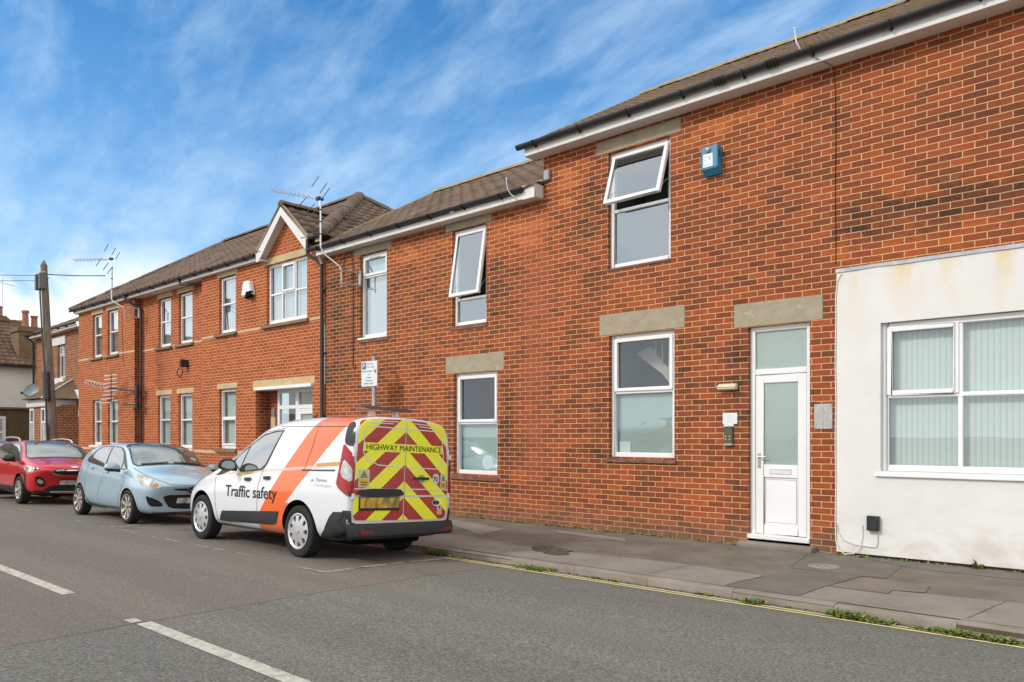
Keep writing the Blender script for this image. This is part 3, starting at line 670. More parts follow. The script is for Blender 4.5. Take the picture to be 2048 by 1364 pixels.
mb=MB(); mb.box(-9.88,-8.98,-.02,.1,3.225,3.288); mb.build('window_sill',M_bsill,B)
fr=window(B,*F_,0,rows=(.505,),sash=((0,1),),back='dark',label='ground floor window with a round white lamp on its inner ledge')
mb=MB(); mb.face([(F_[0],.149,F_[2]),(F_[1],.149,F_[2]),(F_[1],.149,1.60),(F_[0],.149,1.60)]); mb.build('window_film',M_frost_l,fr,recalc=False)
mb=MB(); M=Matrix.Translation((-9.12,.142,.93)); mb.lathe([(.001,-.006),(.10,-.006),(.125,.0),(.13,.006)],28,'y',M); mb.build('lamp_disc',M_net,fr)
sill(B,-9.87,-8.72,.63,.70,0,.028,M_bsill)
mb=MB(); roofslope(mb,(-13.76,-.25,5.25),(-7.75,-.25,5.25),(-7.75,3.2,7.20),(-13.76,3.2,7.20),12,.30,.022,.028); fix_roof(mb,'roof',M_tile2,B)
mb=MB(); mb.face([(-13.76,3.2,7.18),(-7.75,3.2,7.18),(-7.75,6.7,5.2),(-13.76,6.7,5.2)]); mb.build('rear_roof',M_tile2,B,recalc=False)
ridge(B,(-13.76,3.2,7.25),(-7.75,3.2,7.25),M_verge,.12,.06)
mb=MB(); mb.tube([(-13.78,-.22,5.26),(-13.78,3.2,7.22)],.045,6); mb.build('roof_verge',M_verge_y,B)
mb=MB(); mb.box(-13.70,-7.765,-.215,-.195,5.095,5.20); mb.build('fascia',M_whitep,B,bevel=.003)
mb=MB(); mb.box(-13.70,-7.765,-.195,.0,5.098,5.108); mb.box(-8.02,-7.765,-.222,-.19,5.08,5.30); mb.box(-7.80,-7.765,-.19,.0,5.09,5.30); mb.build('soffit',M_whitep,B,bevel=.003)
gutter(B,-13.9,-7.98,-.265,5.255,.052)
# lead and white box end under the higher gutter
mb=MB(); mb.box(-8.02,-7.70,-.10,.02,5.34,5.37); mb.box(-7.73,-7.62,-.05,.0,5.36,5.52); mb.build('lead_flashing',M_lead,B,bevel=.01)
# telephone cable looping down the wall
mb=MB(); mb.tube([(-13.0,-.03,4.55),(-13.02,-.02,4.85),(-12.96,-.02,5.02),(-12.84,-.02,5.07),(-12.74,-.02,5.0),(-12.70,-.015,4.8),(-12.70,-.015,2.75),(-12.66,-.015,2.70),(-12.60,-.02,2.80)],.008,5); mb.build('wall_cable',M_black,B)
# ================================================================== MODERN BUILDING
B=root('brick_building',(-20,0,0),'modern orange brick building with a small pointed gable and pale stone bands','building','buildings along the street')
GW=(-15.985,-14.35,3.905,5.265)
up=[(-18.22,-17.40,3.90,5.285)]; lo=[(-18.22,-17.40,1.07,2.535)]
EN=(-16.475,-14.15,-.1,2.50)
xr0,xr1=-19.13,-13.70
mb=MB(); wallmesh(mb,xr0,xr1,-.15,5.40,0,up+lo+[GW],.11)
# cut the entrance out by rebuilding: (kept as a separate wall sheet with the hole)
mb=MB(); wallmesh(mb,xr0,xr1,-.15,5.40,0,up+lo+[GW,EN],.11)
mb.face([(-16.12,0,5.40),(-14.03,0,5.40),(-15.075,0,6.36)])
mb.face([(xr0,0,-.15),(xr0,.2,-.15),(xr0,.2,5.4),(xr0,0,5.4)])
rec=[(-22.15,-21.355,3.88,5.25),(-20.88,-20.07,3.88,5.25),(-22.2,-21.39,1.08,2.53),(-20.9,-20.08,1.05,2.53)]
xl0,xl1=-27.78,-23.30
mb.m=[0]*len(mb.f)
wallmesh(mb,xl1,xr0,-.15,5.40,.2,rec,.10)
lf=[(-26.55,-25.78,3.87,5.24),(-25.32,-24.50,3.87,5.25),(-26.55,-25.78,1.10,2.52),(-25.29,-24.51,1.08,2.52)]
wallmesh(mb,xl0,xl1,-.15,5.40,0,lf,.11)
mb.face([(xl0,0,-.15),(xl0,7.0,-.15),(xl0,7.0,5.4),(xl0,0,5.4)])
mb.build('wall',M_brickn,B,recalc=False)
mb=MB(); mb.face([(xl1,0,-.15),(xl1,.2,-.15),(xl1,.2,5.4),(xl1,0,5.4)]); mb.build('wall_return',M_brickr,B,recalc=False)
mb=MB(); e0,e1,_,ez=EN
mb.face([(e0,.11,-.1),(e0,.34,-.1),(e0,.34,ez),(e0,.11,ez)]); mb.face([(e0,.34,-.1),(-16.03,.34,-.1),(-16.03,.34,ez),(e0,.34,ez)])
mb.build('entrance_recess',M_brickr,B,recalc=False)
mb=MB(); mb.box(e0,e1+.02,-.06,.36,2.43,2.50); mb.build('entrance_canopy',M_white,B,bevel=.006)
# entrance screen: side light, door and top lights
mb=MB(); a,b=-16.03,e1; y0,y1=.30,.36
for xa,xb in ((a,a+.09),(-15.27,-15.15),(-14.30,-14.15)): mb.box(xa,xb,y0,y1,-.1,2.43)
mb.box(a,b,y0+.002,y1,2.36,2.43); mb.box(a,b,y0+.002,y1,2.0,2.08); mb.box(a,b,y0+.002,y1,-.1,.1)
fr=mb.build('entrance_frame',M_white,B); sub(fr,B)
mb=MB(); mb.face([(a,.34,-.05),(-15.2,.34,-.05),(-15.2,.34,2.4),(a,.34,2.4)]); mb.face([(-15.2,.34,2.05),(b,.34,2.05),(b,.34,2.4),(-15.2,.34,2.4)]); mb.build('window_pane',M_glass,fr,recalc=False)
mb=MB(); mb.box(-15.14,-15.02,.27,.32,0,1.99); mb.box(-14.42,-14.31,.27,.32,0,1.99); mb.box(-15.02,-14.42,.27,.32,1.87,1.99); mb.box(-15.02,-14.42,.27,.32,0,.9); dd=mb.build('door',M_white,B); sub(dd,B)
mb=MB(); mb.face([(-15.02,.31,.9),(-14.42,.31,.9),(-14.42,.31,1.87),(-15.02,.31,1.87)]); mb.build('frosted_pane',M_frost,dd,recalc=False)
mb=MB(); mb.face([(a,.6,-.1),(b,.6,-.1),(b,.6,2.5),(a,.6,2.5)]); mb.build('room_interior',M_netg,fr,recalc=False)
mb=MB(); mb.box(-16.30,-16.18,.30,.34,1.84,2.02); mb.box(-16.34,-16.16,.31,.34,1.2,1.83,1); mb.build('entry_panel',[M_steel,M_lintel2],B)
lintel(B,-16.585,-14.06,2.505,2.663,0,M_lintel2,joints=(-15.7,-15.35,-14.9))
for (a,b,c,d) in lo+up: lintel(B,a-.10,b+.08,d,min(d+.135,5.395),0,M_lintel2)
lintel(B,-16.11,-14.34,5.268,5.42,0,M_lintel2,joints=(-15.6,-15.1,-14.7))
for (a,b,c,d) in rec: lintel(B,a-.10,b+.09,d,min(d+.14,5.395),.2,M_lintel2)
for (a,b,c,d) in lf[:2]: lintel(B,a-.10,b+.09,d,min(d+.14,5.395),0,M_lintel2)
mb=MB()
for (a,b,yy) in ((xl0,-26.6,0),(-25.7,-25.38,0),(-24.43,xl1,0),(xl1,-22.2,.2),(-21.28,-20.95,.2),(-19.98,xr0,.2),(xr0,-18.36,0),(-17.32,-16.16,0),(-14.26,xr1,0)): mb.box(a+.002,b-.002,yy-.004,yy+.05,3.84,3.898)
for (a,b,yy) in ((xl0,xl1,0),(xl1,xr0,.2),(xr0,-16.5,0)): mb.box(a+.002,b-.002,yy-.004,yy+.05,.95,1.03)
pieces(mb,'stone_band',M_lintel2,B)
def two(o,y,**k): window(B,*o,y,rows=(.52,),fw=.068,bottom=.09,**k)
two(up[0],0,back='grey',label='upper window left of the white alarm box'); two(lo[0],0,back='blind',sash=((0,0),))
for i,o in enumerate(rec): two(o,.2,back='grey' if i<2 else 'blind')
for i,o in enumerate(lf): two(o,0,back='grey' if i<2 else 'blind')
window(B,*GW,0,cols=(.335,.665),rows=(.5,),sash=((1,1),),back='blind',fw=.062,bottom=.10,label='six pane window under the pointed gable')
for (a,b,c,d) in up+[GW]: sill(B,a-.16,b+.07,3.825 if c>3.9 else 3.82,c,0,.07)
for (a,b,c,d) in rec[:2]: sill(B,a-.14,b+.08,3.80,c,.2,.07)
for (a,b,c,d) in lf[:2]: sill(B,a-.14,b+.08,3.79,c,0,.07)
for (a,b,c,d),y in [(lo[0],0)]+[(o,.2) for o in rec[2:]]+[(o,0) for o in lf[2:]]: sill(B,a-.16,b+.07,c-.085,c,y,.06,M_sill if y==0 and a>-20 else M_white)
# roof: hipped main roof
ez=5.53; y0=-.2; y1=7.2; yr=3.5; zr=7.90; xa=-28.0; xb=-13.62
mb=MB(); roofslope(mb,(xa,y0,ez),(xb,y0,ez),(-17.25,yr,zr),(-24.6,yr,zr),13,.30,.022,.028); 
roofslope(mb,(xb,y0,ez),(xb,y1,ez),(-17.25,yr,zr),(-17.25,yr,zr),13,.30,.026,.03)
def cull(mb,test):
    keep=[i for i,f in enumerate(mb.f) if not all(test(*mb.v[k]) for k in f)]
    mb.f=[mb.f[i] for i in keep]; mb.m=[mb.m[i] for i in keep]; mb.sm=[mb.sm[i] for i in keep]
cull(mb,lambda x,y,z: y<1.35 and z<6.43-abs(x+15.075)*.86+.015)
fix_roof(mb,'roof',M_tile2,B)
mb=MB(); mb.face([(xa,y1,ez),(xb,y1,ez),(-17.25,yr,zr),(-24.6,yr,zr)]); mb.face([(xa,y0,ez),(xa,y1,ez),(-24.6,yr,zr)]); mb.build('rear_roof',M_tile2,B,recalc=False)
ridge(B,(-24.6,yr,zr+.06),(-17.25,yr,zr+.06),M_tile2,.12); ridge(B,(xb,y0,ez+.06),(-17.25,yr,zr+.06),M_tile2,.16,name='hip_tiles'); ridge(B,(xa,y0,ez+.05),(-24.6,yr,zr+.05),M_tile2,.12,name='hip_tiles'); ridge(B,(xb,y1,ez+.05),(-17.25,yr,zr+.05),M_tile2,.13,name='hip_tiles')
mb=MB(); mb.box(xl0-.1,-16.25,-.135,-.115,5.395,5.50); mb.box(-13.85,-13.66,-.135,-.115,5.42,5.52); pieces(mb,'fascia',M_whitep,B,bevel=.003)
mb=MB(); mb.box(xl0-.1,xr0,-.115,.2,5.40,5.41); mb.box(xr0,-16.25,-.115,0,5.40,5.41); mb.build('soffit',M_whitep,B)
gutter(B,xl0-.25,-16.2,-.185,5.52,.048)
gutter(B,-14.0,-13.6,-.185,5.53,.048)
# pointed gable roof with white barge boards
ax,az=-15.075,6.43; fy=-.20
mb=MB()
roofslope(mb,(-14.03,-.17,5.53),(-14.03,1.9,5.53),(ax,1.9,az),(ax,-.17,az),5,.30,.022,.03)
roofslope(mb,(-16.12,1.9,5.53),(-16.12,-.17,5.53),(ax,-.17,az),(ax,1.9,az),5,.30,.022,.03)
cull(mb,lambda x,y,z: z<5.53+(y+.2)*.6405-.03)
fix_roof(mb,'gable_roof',M_tile2,B); ridge(B,(ax,-.2,az+.06),(ax,1.5,az+.06),M_tile2,.11,name='ridge_tiles')
mb=MB(); k=.17
for sgn in (-1,1):
    fx=ax+sgn*1.04; 
    mb.prism([(ax,az-.035),(fx,5.50),(fx-sgn*.0,5.50-k),(fx-sgn*.11,5.50-k),(ax,az-.035-k*1.12)],fy,fy+.02,'y')
mb.box(-16.13,-15.93,fy+.02,-.0,5.35,5.38); mb.box(-16.12,-16.10,fy+.02,0,5.35,5.50)
mb.build('barge_board',M_whitep,B)
mb=MB()
for sgn in (-1,1):
    fx=ax+sgn*1.06; mb.prism([(ax,az+.045),(fx,5.555),(fx,5.49),(ax,az-.03)],fy-.012,fy+.06,'y')
mb.build('gable_verge',M_verge,B)
mb=MB()
for sgn in (-1,1):
    fx=ax+sgn*1.0; mb.face([(ax,fy+.02,az-.2),(fx,fy+.02,5.36),(fx,0,5.36),(ax,0,az-.2)])
mb.build('gable_soffit',M_whitep,B,recalc=False)
# rainwater pipes
def pipe(bld,pts,r,mat=M_brown,clips=()):
    mb=MB(); mb.tube(pts,r,10)
    for z in clips: mb.tube([(pts[-1][0],pts[-1][1],z-.025),(pts[-1][0],pts[-1][1],z+.025)],r*1.25,10); mb.box(pts[-1][0]-.05,pts[-1][0]+.05,-.01 if pts[-1][1]<0.1 else .15,pts[-1][1],z-.012,z+.012)
    return mb.build('downpipe',mat,bld)
pipe(B,[(-14.05,-.185,5.50),(-14.05,-.185,5.20),(-14.0,-.17,5.14),(-13.75,-.10,5.02),(-13.70,-.07,4.90),(-13.70,-.06,0)],.038,M_brown,(4.4,3.1,1.8,.6))
pipe(B,[(-23.55,-.185,5.46),(-23.5,-.18,5.36),(-23.35,-.06,5.25),(-23.2,.12,5.1),(-23.17,.13,5.0),(-23.17,.13,0)],.038,M_brown,(4.4,3.1,1.8))
mb=MB(); mb.tube([(-13.72,-.20,5.22),(-13.72,-.10,5.08),(-13.70,-.07,4.95)],.04,10); mb.build('downpipe',M_galv,B)
pipe(B,[(-20.1,-.185,5.48),(-20.0,-.15,5.35),(-19.6,.1,5.33),(-19.25,.12,5.33)],.035)
mb=MB(); mb.tube([(-24.2,-.01,5.0),(-24.15,-.01,4.2),(-24.1,-.01,3.7),(-23.95,-.01,3.3),(-23.4,-.01,3.05)],.006,5); mb.build('wall_cable',M_black,B)

# ================================================================== FAR OLD HOUSE WITH BAY
B=root('bay_house',(-31,.8,0),'old brown brick house with a tiled bay roof, partly behind the telegraph pole','house','buildings along the street')
Y=.8; fx0,fx1=-34.9,-29.6
ub=(-32.35,-31.55,3.55,4.80); dr=(-30.75,-29.7,0,2.5)
mb=MB(); wallmesh(mb,fx0,fx1,-.2,5.30,Y,[ub,dr],.15); mb.face([(fx1,Y,-.2),(fx1,Y+6,-.2),(fx1,Y+6,5.3),(fx1,Y,5.3)]); mb.face([(fx0,Y,-.2),(fx0,Y+6,-.2),(fx0,Y+6,5.3),(fx0,Y,5.3)]); mb.face([(fx1,Y,5.3),(fx1,Y+3,7.0),(fx1,Y+6,5.3)])
mb.build('wall',M_brickf,B,recalc=False)
mb=MB(); roofslope(mb,(fx0-.2,Y-.3,5.36),(fx1+.1,Y-.3,5.36),(fx1+.1,Y+3,7.0),(fx0-.2,Y+3,7.0),11,.3,.02,.028); fix_roof(mb,'roof',M_tile2,B)
mb=MB(); mb.face([(fx0-.2,Y+3,7),(fx1+.1,Y+3,7),(fx1+.1,Y+6.3,5.3),(fx0-.2,Y+6.3,5.3)]); mb.build('rear_roof',M_tile2,B,recalc=False)
mb=MB(); mb.box(fx0-.1,fx1,Y-.26,Y-.24,5.24,5.33); mb.box(fx0-.1,fx1,Y-.24,Y,5.245,5.255); mb.build('fascia',M_whitep,B)
gutter(B,fx0-.25,fx1,Y-.31,5.38,.05)
window(B,*ub,Y,cols=(.5,),rows=(.68,),sash=((0,1),),rec=.08,back='grey'); 
mb=MB(); mb.box(ub[0]-.75,ub[1]+.12,Y-.05,Y+.06,4.80,5.10); mb.build('lintel',M_whitep,B); mb=MB(); mb.box(ub[0]-.9,ub[1]+.15,Y-.12,Y+.1,3.32,3.55); mb.box(ub[0]-.75,ub[0]-.1,Y-.02,Y+.0,3.6,4.8,1); mb.build('window_sill',[M_whitep,M_brickf],B,bevel=.02)
mb=MB(); pts=[]
for i in range(13):
    t=PI*i/12; pts.append((-30.22+.72*math.cos(t),2.30+.75*math.sin(t)))
inner=[(-30.22+.5*math.cos(PI*i/12),2.30+.5*math.sin(PI*i/12)) for i in range(13)][::-1]
mb.prism(pts+inner,Y-.10,Y+.02,'y'); mb.box(-30.97,-30.65,Y-.14,Y,2.05,2.30); mb.box(-29.8,-29.55,Y-.14,Y,2.05,2.30); mb.build('door_arch',M_whitep,B)
mb=MB(); mb.box(-30.75,-29.7,Y+.5,Y+.55,0,2.6); mb.build('door',M_dark,B)
# bay: walls, corner windows, hipped tile roof
bx0,bx1=-32.55,-28.75+.0; 
bx0,bx1=-32.4,-29.4-.0; bf=-.15
mb=MB()
bay=[(-32.6,Y),(-32.25,bf),(-30.45,bf),(-30.1,Y)]
bx=bay
def wallseg(mb,p,q,z0,z1,mi=0): mb.face([(p[0],p[1],z0),(q[0],q[1],z0),(q[0],q[1],z1),(p[0],p[1],z1)],mi)
for p,q in zip(bx[:-1],bx[1:]): wallseg(mb,p,q,-.2,2.48)
mb.build('bay_wall',M_brickf,B,recalc=False)
mb=MB(); 
for a,b in ((-32.2,-31.75),(-30.95,-30.5)):
    rect_frame(mb,a,b,.7,2.38,bf-.03,bf+.02,.07); mb.box(a+.07,b-.07,bf-.03,bf+.01,1.85,1.91); mb.box((a+b)/2-.015,(a+b)/2+.015,bf-.028,bf,.77,1.85)
fr=mb.build('bay_window',M_white,B); sub(fr,B)
mb=MB()
for a,b in ((-32.2,-31.75),(-30.95,-30.5)): mb.face([(a,bf-.006,.7),(b,bf-.006,.7),(b,bf-.006,2.38),(a,bf-.006,2.38)])
mb.build('window_pane',simple('dark_window_glass',(.10,.12,.12),.06,0,.8,1,.2,2),fr,recalc=False)
mb=MB(); mb.box(-32.4,-30.3,bf-.08,Y,2.42,2.68); mb.build('bay_cornice',M_whitep,B,bevel=.02)
mb=MB(); e=[(-32.75,Y,2.70),(-32.35,bf-.25,2.70),(-30.15,bf-.25,2.70),(-29.85,Y,2.70)]; top=[(-31.75,Y,3.45),(-30.75,Y,3.45)]
roofslope(mb,e[1],e[2],top[1],top[0],7,.16,.006,.02); fix_roof(mb,'bay_roof',M_tile,B)
mb=MB(); mb.face([e[0],e[1],top[0]]); mb.face([e[2],e[3],top[1]]); pieces(mb,'bay_roof_side',M_tile,B,recalc=False)
mb=MB(); mb.tube([e[2],top[1]],.03,6); mb.build('lead_hip',M_whitep,B)
mb=MB(); mb.box(-31.12+.0,-30.95,Y-.03,Y,1.2,1.5); mb.build('house_sign',M_whitep,B)
mb=MB(); mb.tube([(fx0+.02,Y-.31,5.3),(fx0+.02,Y-.08,5.1),(fx0+.02,Y-.06,0)],.045,8); mb.build('downpipe',M_black,B)
# ================================================================== CREAM HOUSE + OUTBUILDING AT THE FAR LEFT
M_creamr=simple('cream_render',(.76,.75,.68),.9,0,.2,0,.06,1.2)
B=root('cream_house',(-38,-3,0),'cream rendered house with a patchy brown tiled roof at the far left edge','house','buildings along the street')
mb=MB(); mb.box(-44,-38,-16,1.9,-.2,4.37); mb.build('wall',M_creamr,B)
mb=MB(); roofslope(mb,(-37.75,-16,4.42),(-37.75,2.0,4.42),(-41,2.0,6.75),(-41,-16,6.75),13,.24,.02,.03); fix_roof(mb,'roof',tile_mat('patchy_roof_tile',(.10,.062,.045),(.20,.13,.09),(.27,.19,.13),(.36,.29,.20)),B)
mb=MB(); mb.box(-37.78,-37.7,-16,2.0,4.30,4.40); mb.build('gutter',M_brown,B)
mb=MB(); mb.face([(-41,-16,6.73),(-41,2.0,6.73),(-44.3,2.0,4.3),(-44.3,-16,4.3)]); mb.face([(-38,1.9,4.37),(-44,1.9,4.37),(-41,1.9,6.7)]); mb.build('rear_roof',M_tile,B,recalc=False)
M_pot=simple('terracotta_pot',(.36,.17,.105),.85,0,.2,0,.12,6); M_stack=stone('old_chimney_brick',(.26,.18,.10),(.14,.09,.06),6)
def stack(x,y,z0,z1,w,d,pots,m=M_stack):
    mb=MB(); mb.box(x-w/2,x+w/2,y-d/2,y+d/2,z0,z1); mb.box(x-w/2-.06,x+w/2+.06,y-d/2-.06,y+d/2+.06,z1-.25,z1-.08); c=mb.build('chimney',m,B,bevel=.02); sub(c,B)
    for (py,h) in pots:
        p=MB(); p.lathe([(.17,0),(.13,h*.2),(.12,h*.85),(.155,h*.86),(.15,h),(.10,h),(.1,h*.7)],14,'z',Matrix.Translation((x,py,z1))); p.build('chimney_pot',M_pot,c)
stack(-38.7,1.75,4.2,6.15,1.1,1.3,((1.5,.75),(1.85,.55)))
stack(-41,.75,6.3,6.85,.6,1.2,((.55,.62),(1.1,.45)))
stack(-41,-.6,6.3,6.85,.6,.9,((-.5,.6),))
mb=MB(); mb.tube([(-40.9,1.2,6.7),(-40.9,1.2,8.6)],.02,5); mb.tube([(-40.9,.9,8.4),(-40.9,1.7,8.3)],.015,5); mb.build('roof_aerial',M_alu,B)
B=root('outbuilding',(-36.5,-3,0),'low weathered brown brick outbuilding with a white framed window below the cream house','outbuilding')
mb=MB(); mb.box(-37.9,-37.2,-14,1.75,-.2,2.55); mb.build('wall',stone('weathered_brown_brick',(.17,.12,.065),(.09,.065,.04),7),B)
mb=MB(); mb.box(-37.95,-37.1,-14,1.8,2.5,2.58); mb.build('wall_coping',stone('worn_coping',(.24,.18,.12),(.12,.09,.06),9),B)
mb=MB(); mb.box(-37.24,-37.15,-1.2,.35,.5,2.2); fr=mb.build('window',M_white,B); sub(fr,B); mb=MB(); mb.box(-37.2,-37.13,-1.1,.22,.6,1.5); mb.box(-37.2,-37.13,-1.1,.22,1.6,2.1); mb.build('window_pane',M_frost_l,fr)

# ================================================================== SMALL THINGS ON THE WALLS
# blue alarm box
B=root('alarm_box',(-4.8,-.05,4.95),'bright blue alarm box with a white sticker, high on the brick wall','alarm box')
M_blue=simple('blue_plastic',(.025,.24,.40),.4,0,.5,.2,.05,4)
mb=MB(); mb.prism([(-.13,5.155),(0,5.155),(0,4.80),(-.04,4.79),(-.13,4.87)],-4.965,-4.735,'x'); c=mb.build('box_body',M_blue,B,bevel=.008); sub(c,B)
mb=MB(); 
for i in range(4): mb.box(-4.7365,-4.7335,-.105,-.04,5.085-.022*i,5.093-.022*i)
mb.build('louvre',M_dark,c)
mb=MB(); mb.box(-4.935,-4.80,-.134,-.1305,4.885,5.055); s_=mb.build('sticker',simple('white_sticker',(.78,.80,.82),.5,var=.02),B); sub(s_,B)
mb=MB(); mb.lathe([(.001,-.137),(.018,-.137),(.018,-.1345)],12,'y',Matrix.Translation((-4.845,0,5.0))); mb.box(-4.92,-4.87,-.1358,-.1342,5.02,5.026); mb.box(-4.925,-4.88,-.1358,-.1342,4.97,4.974); mb.box(-4.92,-4.83,-.1358,-.1342,4.905,4.912); mb.build('sticker_print',M_netg,s_)
mb=MB(); mb.sphere((-4.865,-.14,5.105),.034); mb.build('strobe_lens',simple('clear_lens',(.5,.48,.40),.1,0,.8,1,.1),B)
# white alarm box on the modern building
B=root('alarm_box',(-16.7,-.03,4.8),'white tapered alarm box between the upper windows of the modern building','alarm box')
mb=MB(); mb.prism([(-16.93,4.66),(-16.47,4.66),(-16.56,4.99),(-16.82,5.0)],-.13,0,'y'); mb.build('box_body',M_white,B,bevel=.02)
mb=MB(); mb.prism([(-16.72,4.58),(-16.50,4.62),(-16.47,4.74),(-16.68,4.74)],-.145,-.05,'y'); mb.build('strobe_lens',M_dark,B,bevel=.01)
# wall lamp by the door
B=root('wall_lamp',(-4.64,0,2.02),'cream oblong bulkhead lamp above the notice beside the door','wall lamp')
mb=MB(); mb.prism([(0,1.968),(-.075,1.978),(-.085,2.0),(-.075,2.045),(0,2.062)],-4.77,-4.51,'x'); mb.build('lamp_cover',M_cream,B,bevel=.012)
mb=MB(); mb.box(-4.765,-4.515,-.089,-.02,2.012,2.018); mb.build('lamp_ridge',M_whitep,B)
# notice and keypad
B=root('notice_paper',(-4.62,0,1.6),'white paper notice taped to the brick wall above the keypad','notice')
mb=MB(); mb.box(-4.72,-4.52,-.012,-.006,1.535,1.68); mb.box(-4.70,-4.67,-.011,-.006,1.48,1.535); mb.box(-4.67,-4.57,-.011,-.007,1.505,1.535); mb.build('paper_sheet',simple('notice_sheet',(.74,.76,.78),.6,var=.02),B)
mb=MB(); M=Matrix.Translation((-4.62,-.0125,1.625)); mb.lathe([(.022,0),(.025,-.0008),(.022,-.0008)],20,'y',M); mb.box(-4.66,-4.58,-.013,-.0122,1.574,1.578); mb.box(-4.65,-4.59,-.013,-.0122,1.562,1.566); mb.build('notice_print',M_netg,B)
B=root('door_intercom',(-4.63,0,1.38),'grey steel intercom keypad with four buttons beside the white front door','intercom')
mb=MB(); mb.prism([(0,1.285),(-.03,1.285),(-.042,1.505),(0,1.505)],-4.69,-4.575,'x'); mb.build('keypad_body',simple('grey_keypad',(.13,.125,.10),.4,.4,.5,0,.1),B,bevel=.006)
mb=MB(); mb.prism([(0,1.255),(-.045,1.258),(-.045,1.284),(0,1.284)],-4.69,-4.575,'x'); mb.build('keypad_sill',M_steel,B,bevel=.004)
for dx in (-.03,.025):
    for dz in (1.375,1.335):
        mb=MB(); mb.lathe([(.001,-.044),(.008,-.044),(.008,-.03)],10,'y',Matrix.Translation((-4.635+dx,0,dz))); mb.build('button',M_cream,B)
# text helper
def text2d(s,size,ux=1.0,align='LEFT',space=1.0,bold=0.0):
    cu=bpy.data.curves.new('t','FONT'); cu.body=s; cu.size=size; cu.align_x=align; cu.space_character=space; cu.offset=bold*size
    o=bpy.data.objects.new('t',cu); COL.objects.link(o); dg=bpy.context.evaluated_depsgraph_get(); me=bpy.data.meshes.new_from_object(o.evaluated_get(dg))
    bpy.data.objects.remove(o); bpy.data.curves.remove(cu)
    bm=bmesh.new(); bm.from_mesh(me); bpy.data.meshes.remove(me)
    for v in bm.verts: v.co.x*=ux
    return bm
def flat_text(name,parent,s,size,f,mat,**k):
    bm=text2d(s,size,**k)
    off=Vector(parent['_w']) if parent.get('_w') is not None else Vector((0,0,0))
    for v in bm.verts: v.co=Vector(f(v.co.x,v.co.y))-off
    me=bpy.data.meshes.new(name); bm.to_mesh(me); bm.free(); me.materials.append(mat); o=bpy.data.objects.new(name,me); COL.objects.link(o); o.parent=parent; return o
# number plate by the door
B=root('address_plate',(-3.43,0,1.6),'grey metal address plate with raised door numbers, right of the front door','address plate')
mb=MB(); mb.box(-3.535,-3.32,-.014,-.004,1.462,1.762); c=mb.build('plate',M_steel,B,bevel=.003); sub(c,B)
mb=MB()
for a in (-3.523,-3.333):
    for b in (1.475,1.748): mb.lathe([(.001,-.016),(.005,-.016),(.005,-.013)],8,'y',Matrix.Translation((a,0,b)))
mb.build('screw',M_dark,B)
M_num=simple('raised_numeral',(.62,.62,.60),.35,.5,.5,0,.05); M_numd=simple('numeral_shade',(.10,.10,.095),.5,0,.4,0,.1)
for i,tx in enumerate(('16A','16B','16C')):
    z=1.655-.092*i
    for dx,dy,mm in ((.003,-.0148,M_numd),(0,-.0165,M_num)):
        flat_text('numeral',c,tx,.098,lambda u,v,dx=dx,dy=dy,z=z:(-3.505+u+dx,dy,z+v-dx),mm,ux=.86)
# utility box on the rendered wall and its cable
B=root('utility_box',(-2.84,-.05,.4),'small black plastic utility box low on the white rendered wall','utility box')
mb=MB(); mb.box(-2.905,-2.78,-.115,-.05,.31,.475); mb.box(-2.897,-2.788,-.122,-.115,.32,.467); mb.box(-2.80,-2.79,-.124,-.12,.44,.45,1); mb.build('box_body',[M_black,M_steel],B,bevel=.006)
mb=MB(); mb.tube([(-2.80,-.062,.31),(-2.80,-.062,.17),(-2.815,-.064,.125),(-2.86,-.064,.118),(-3.05,-.064,.13),(-3.17,-.064,.17),(-3.235,-.064,.26),(-3.25,-.064,.35)],.005,6); mb.build('cable',M_netg,B)
B=root('loose_cable',(-3.1,-.05,.2),'thin white cable running down the edge of the rendered wall and looping at the pavement','cable')
mb=MB(); mb.tube([(-3.20,-.06,3.27),(-3.245,-.062,3.20),(-3.262,-.062,3.05)]+[(-3.268+.004*math.sin(i*1.3),-.06,3.0-i*.2) for i in range(14)]+[(-3.262,-.07,.16),(-3.23,-.085,.06),(-3.15,-.10,.015),(-3.05,-.095,.03),(-2.985,-.075,.12),(-2.965,-.062,.24),(-2.965,-.062,.36)],.0055,6); mb.build('cable',M_whitep,B)
B=root('wall_cable',(-3.3,0,4),'thin dark cable dropping from the gutter down the brickwork above the rendered wall','cable')
mb=MB(); mb.tube([(-3.55,-.31,6.02),(-3.52,-.32,5.95),(-3.46,-.30,5.80),(-3.36,-.235,5.74),(-3.30,-.02,5.72),(-3.285,-.01,5.4)]+[(-3.285+.003*math.sin(i),-.008,5.2-i*.2) for i in range(10)],.0035,5); mb.build('cable',M_dark,B)
def hook(x,z,label):
    B=root('gutter_hook',(x,-.3,z),label,'cable bracket','cable brackets at the gutters')
    mb=MB(); mb.tube([(x-.02,-.34,z+.17),(x-.015,-.345,z+.12),(x,-.335,z),(x+.03,-.30,z-.08),(x+.09,-.27,z-.13)],.010,6); mb.build('bracket_rod',M_alu,B); mb=MB(); mb.sphere((x-.02,-.34,z+.17),.016); mb.build('insulator',M_whitep,B)
hook(-3.62,6.0,'bent metal cable bracket clipped over the gutter above the rendered wall'); hook(-8.22,5.27,'bent metal cable bracket at the right end of the lower gutter')
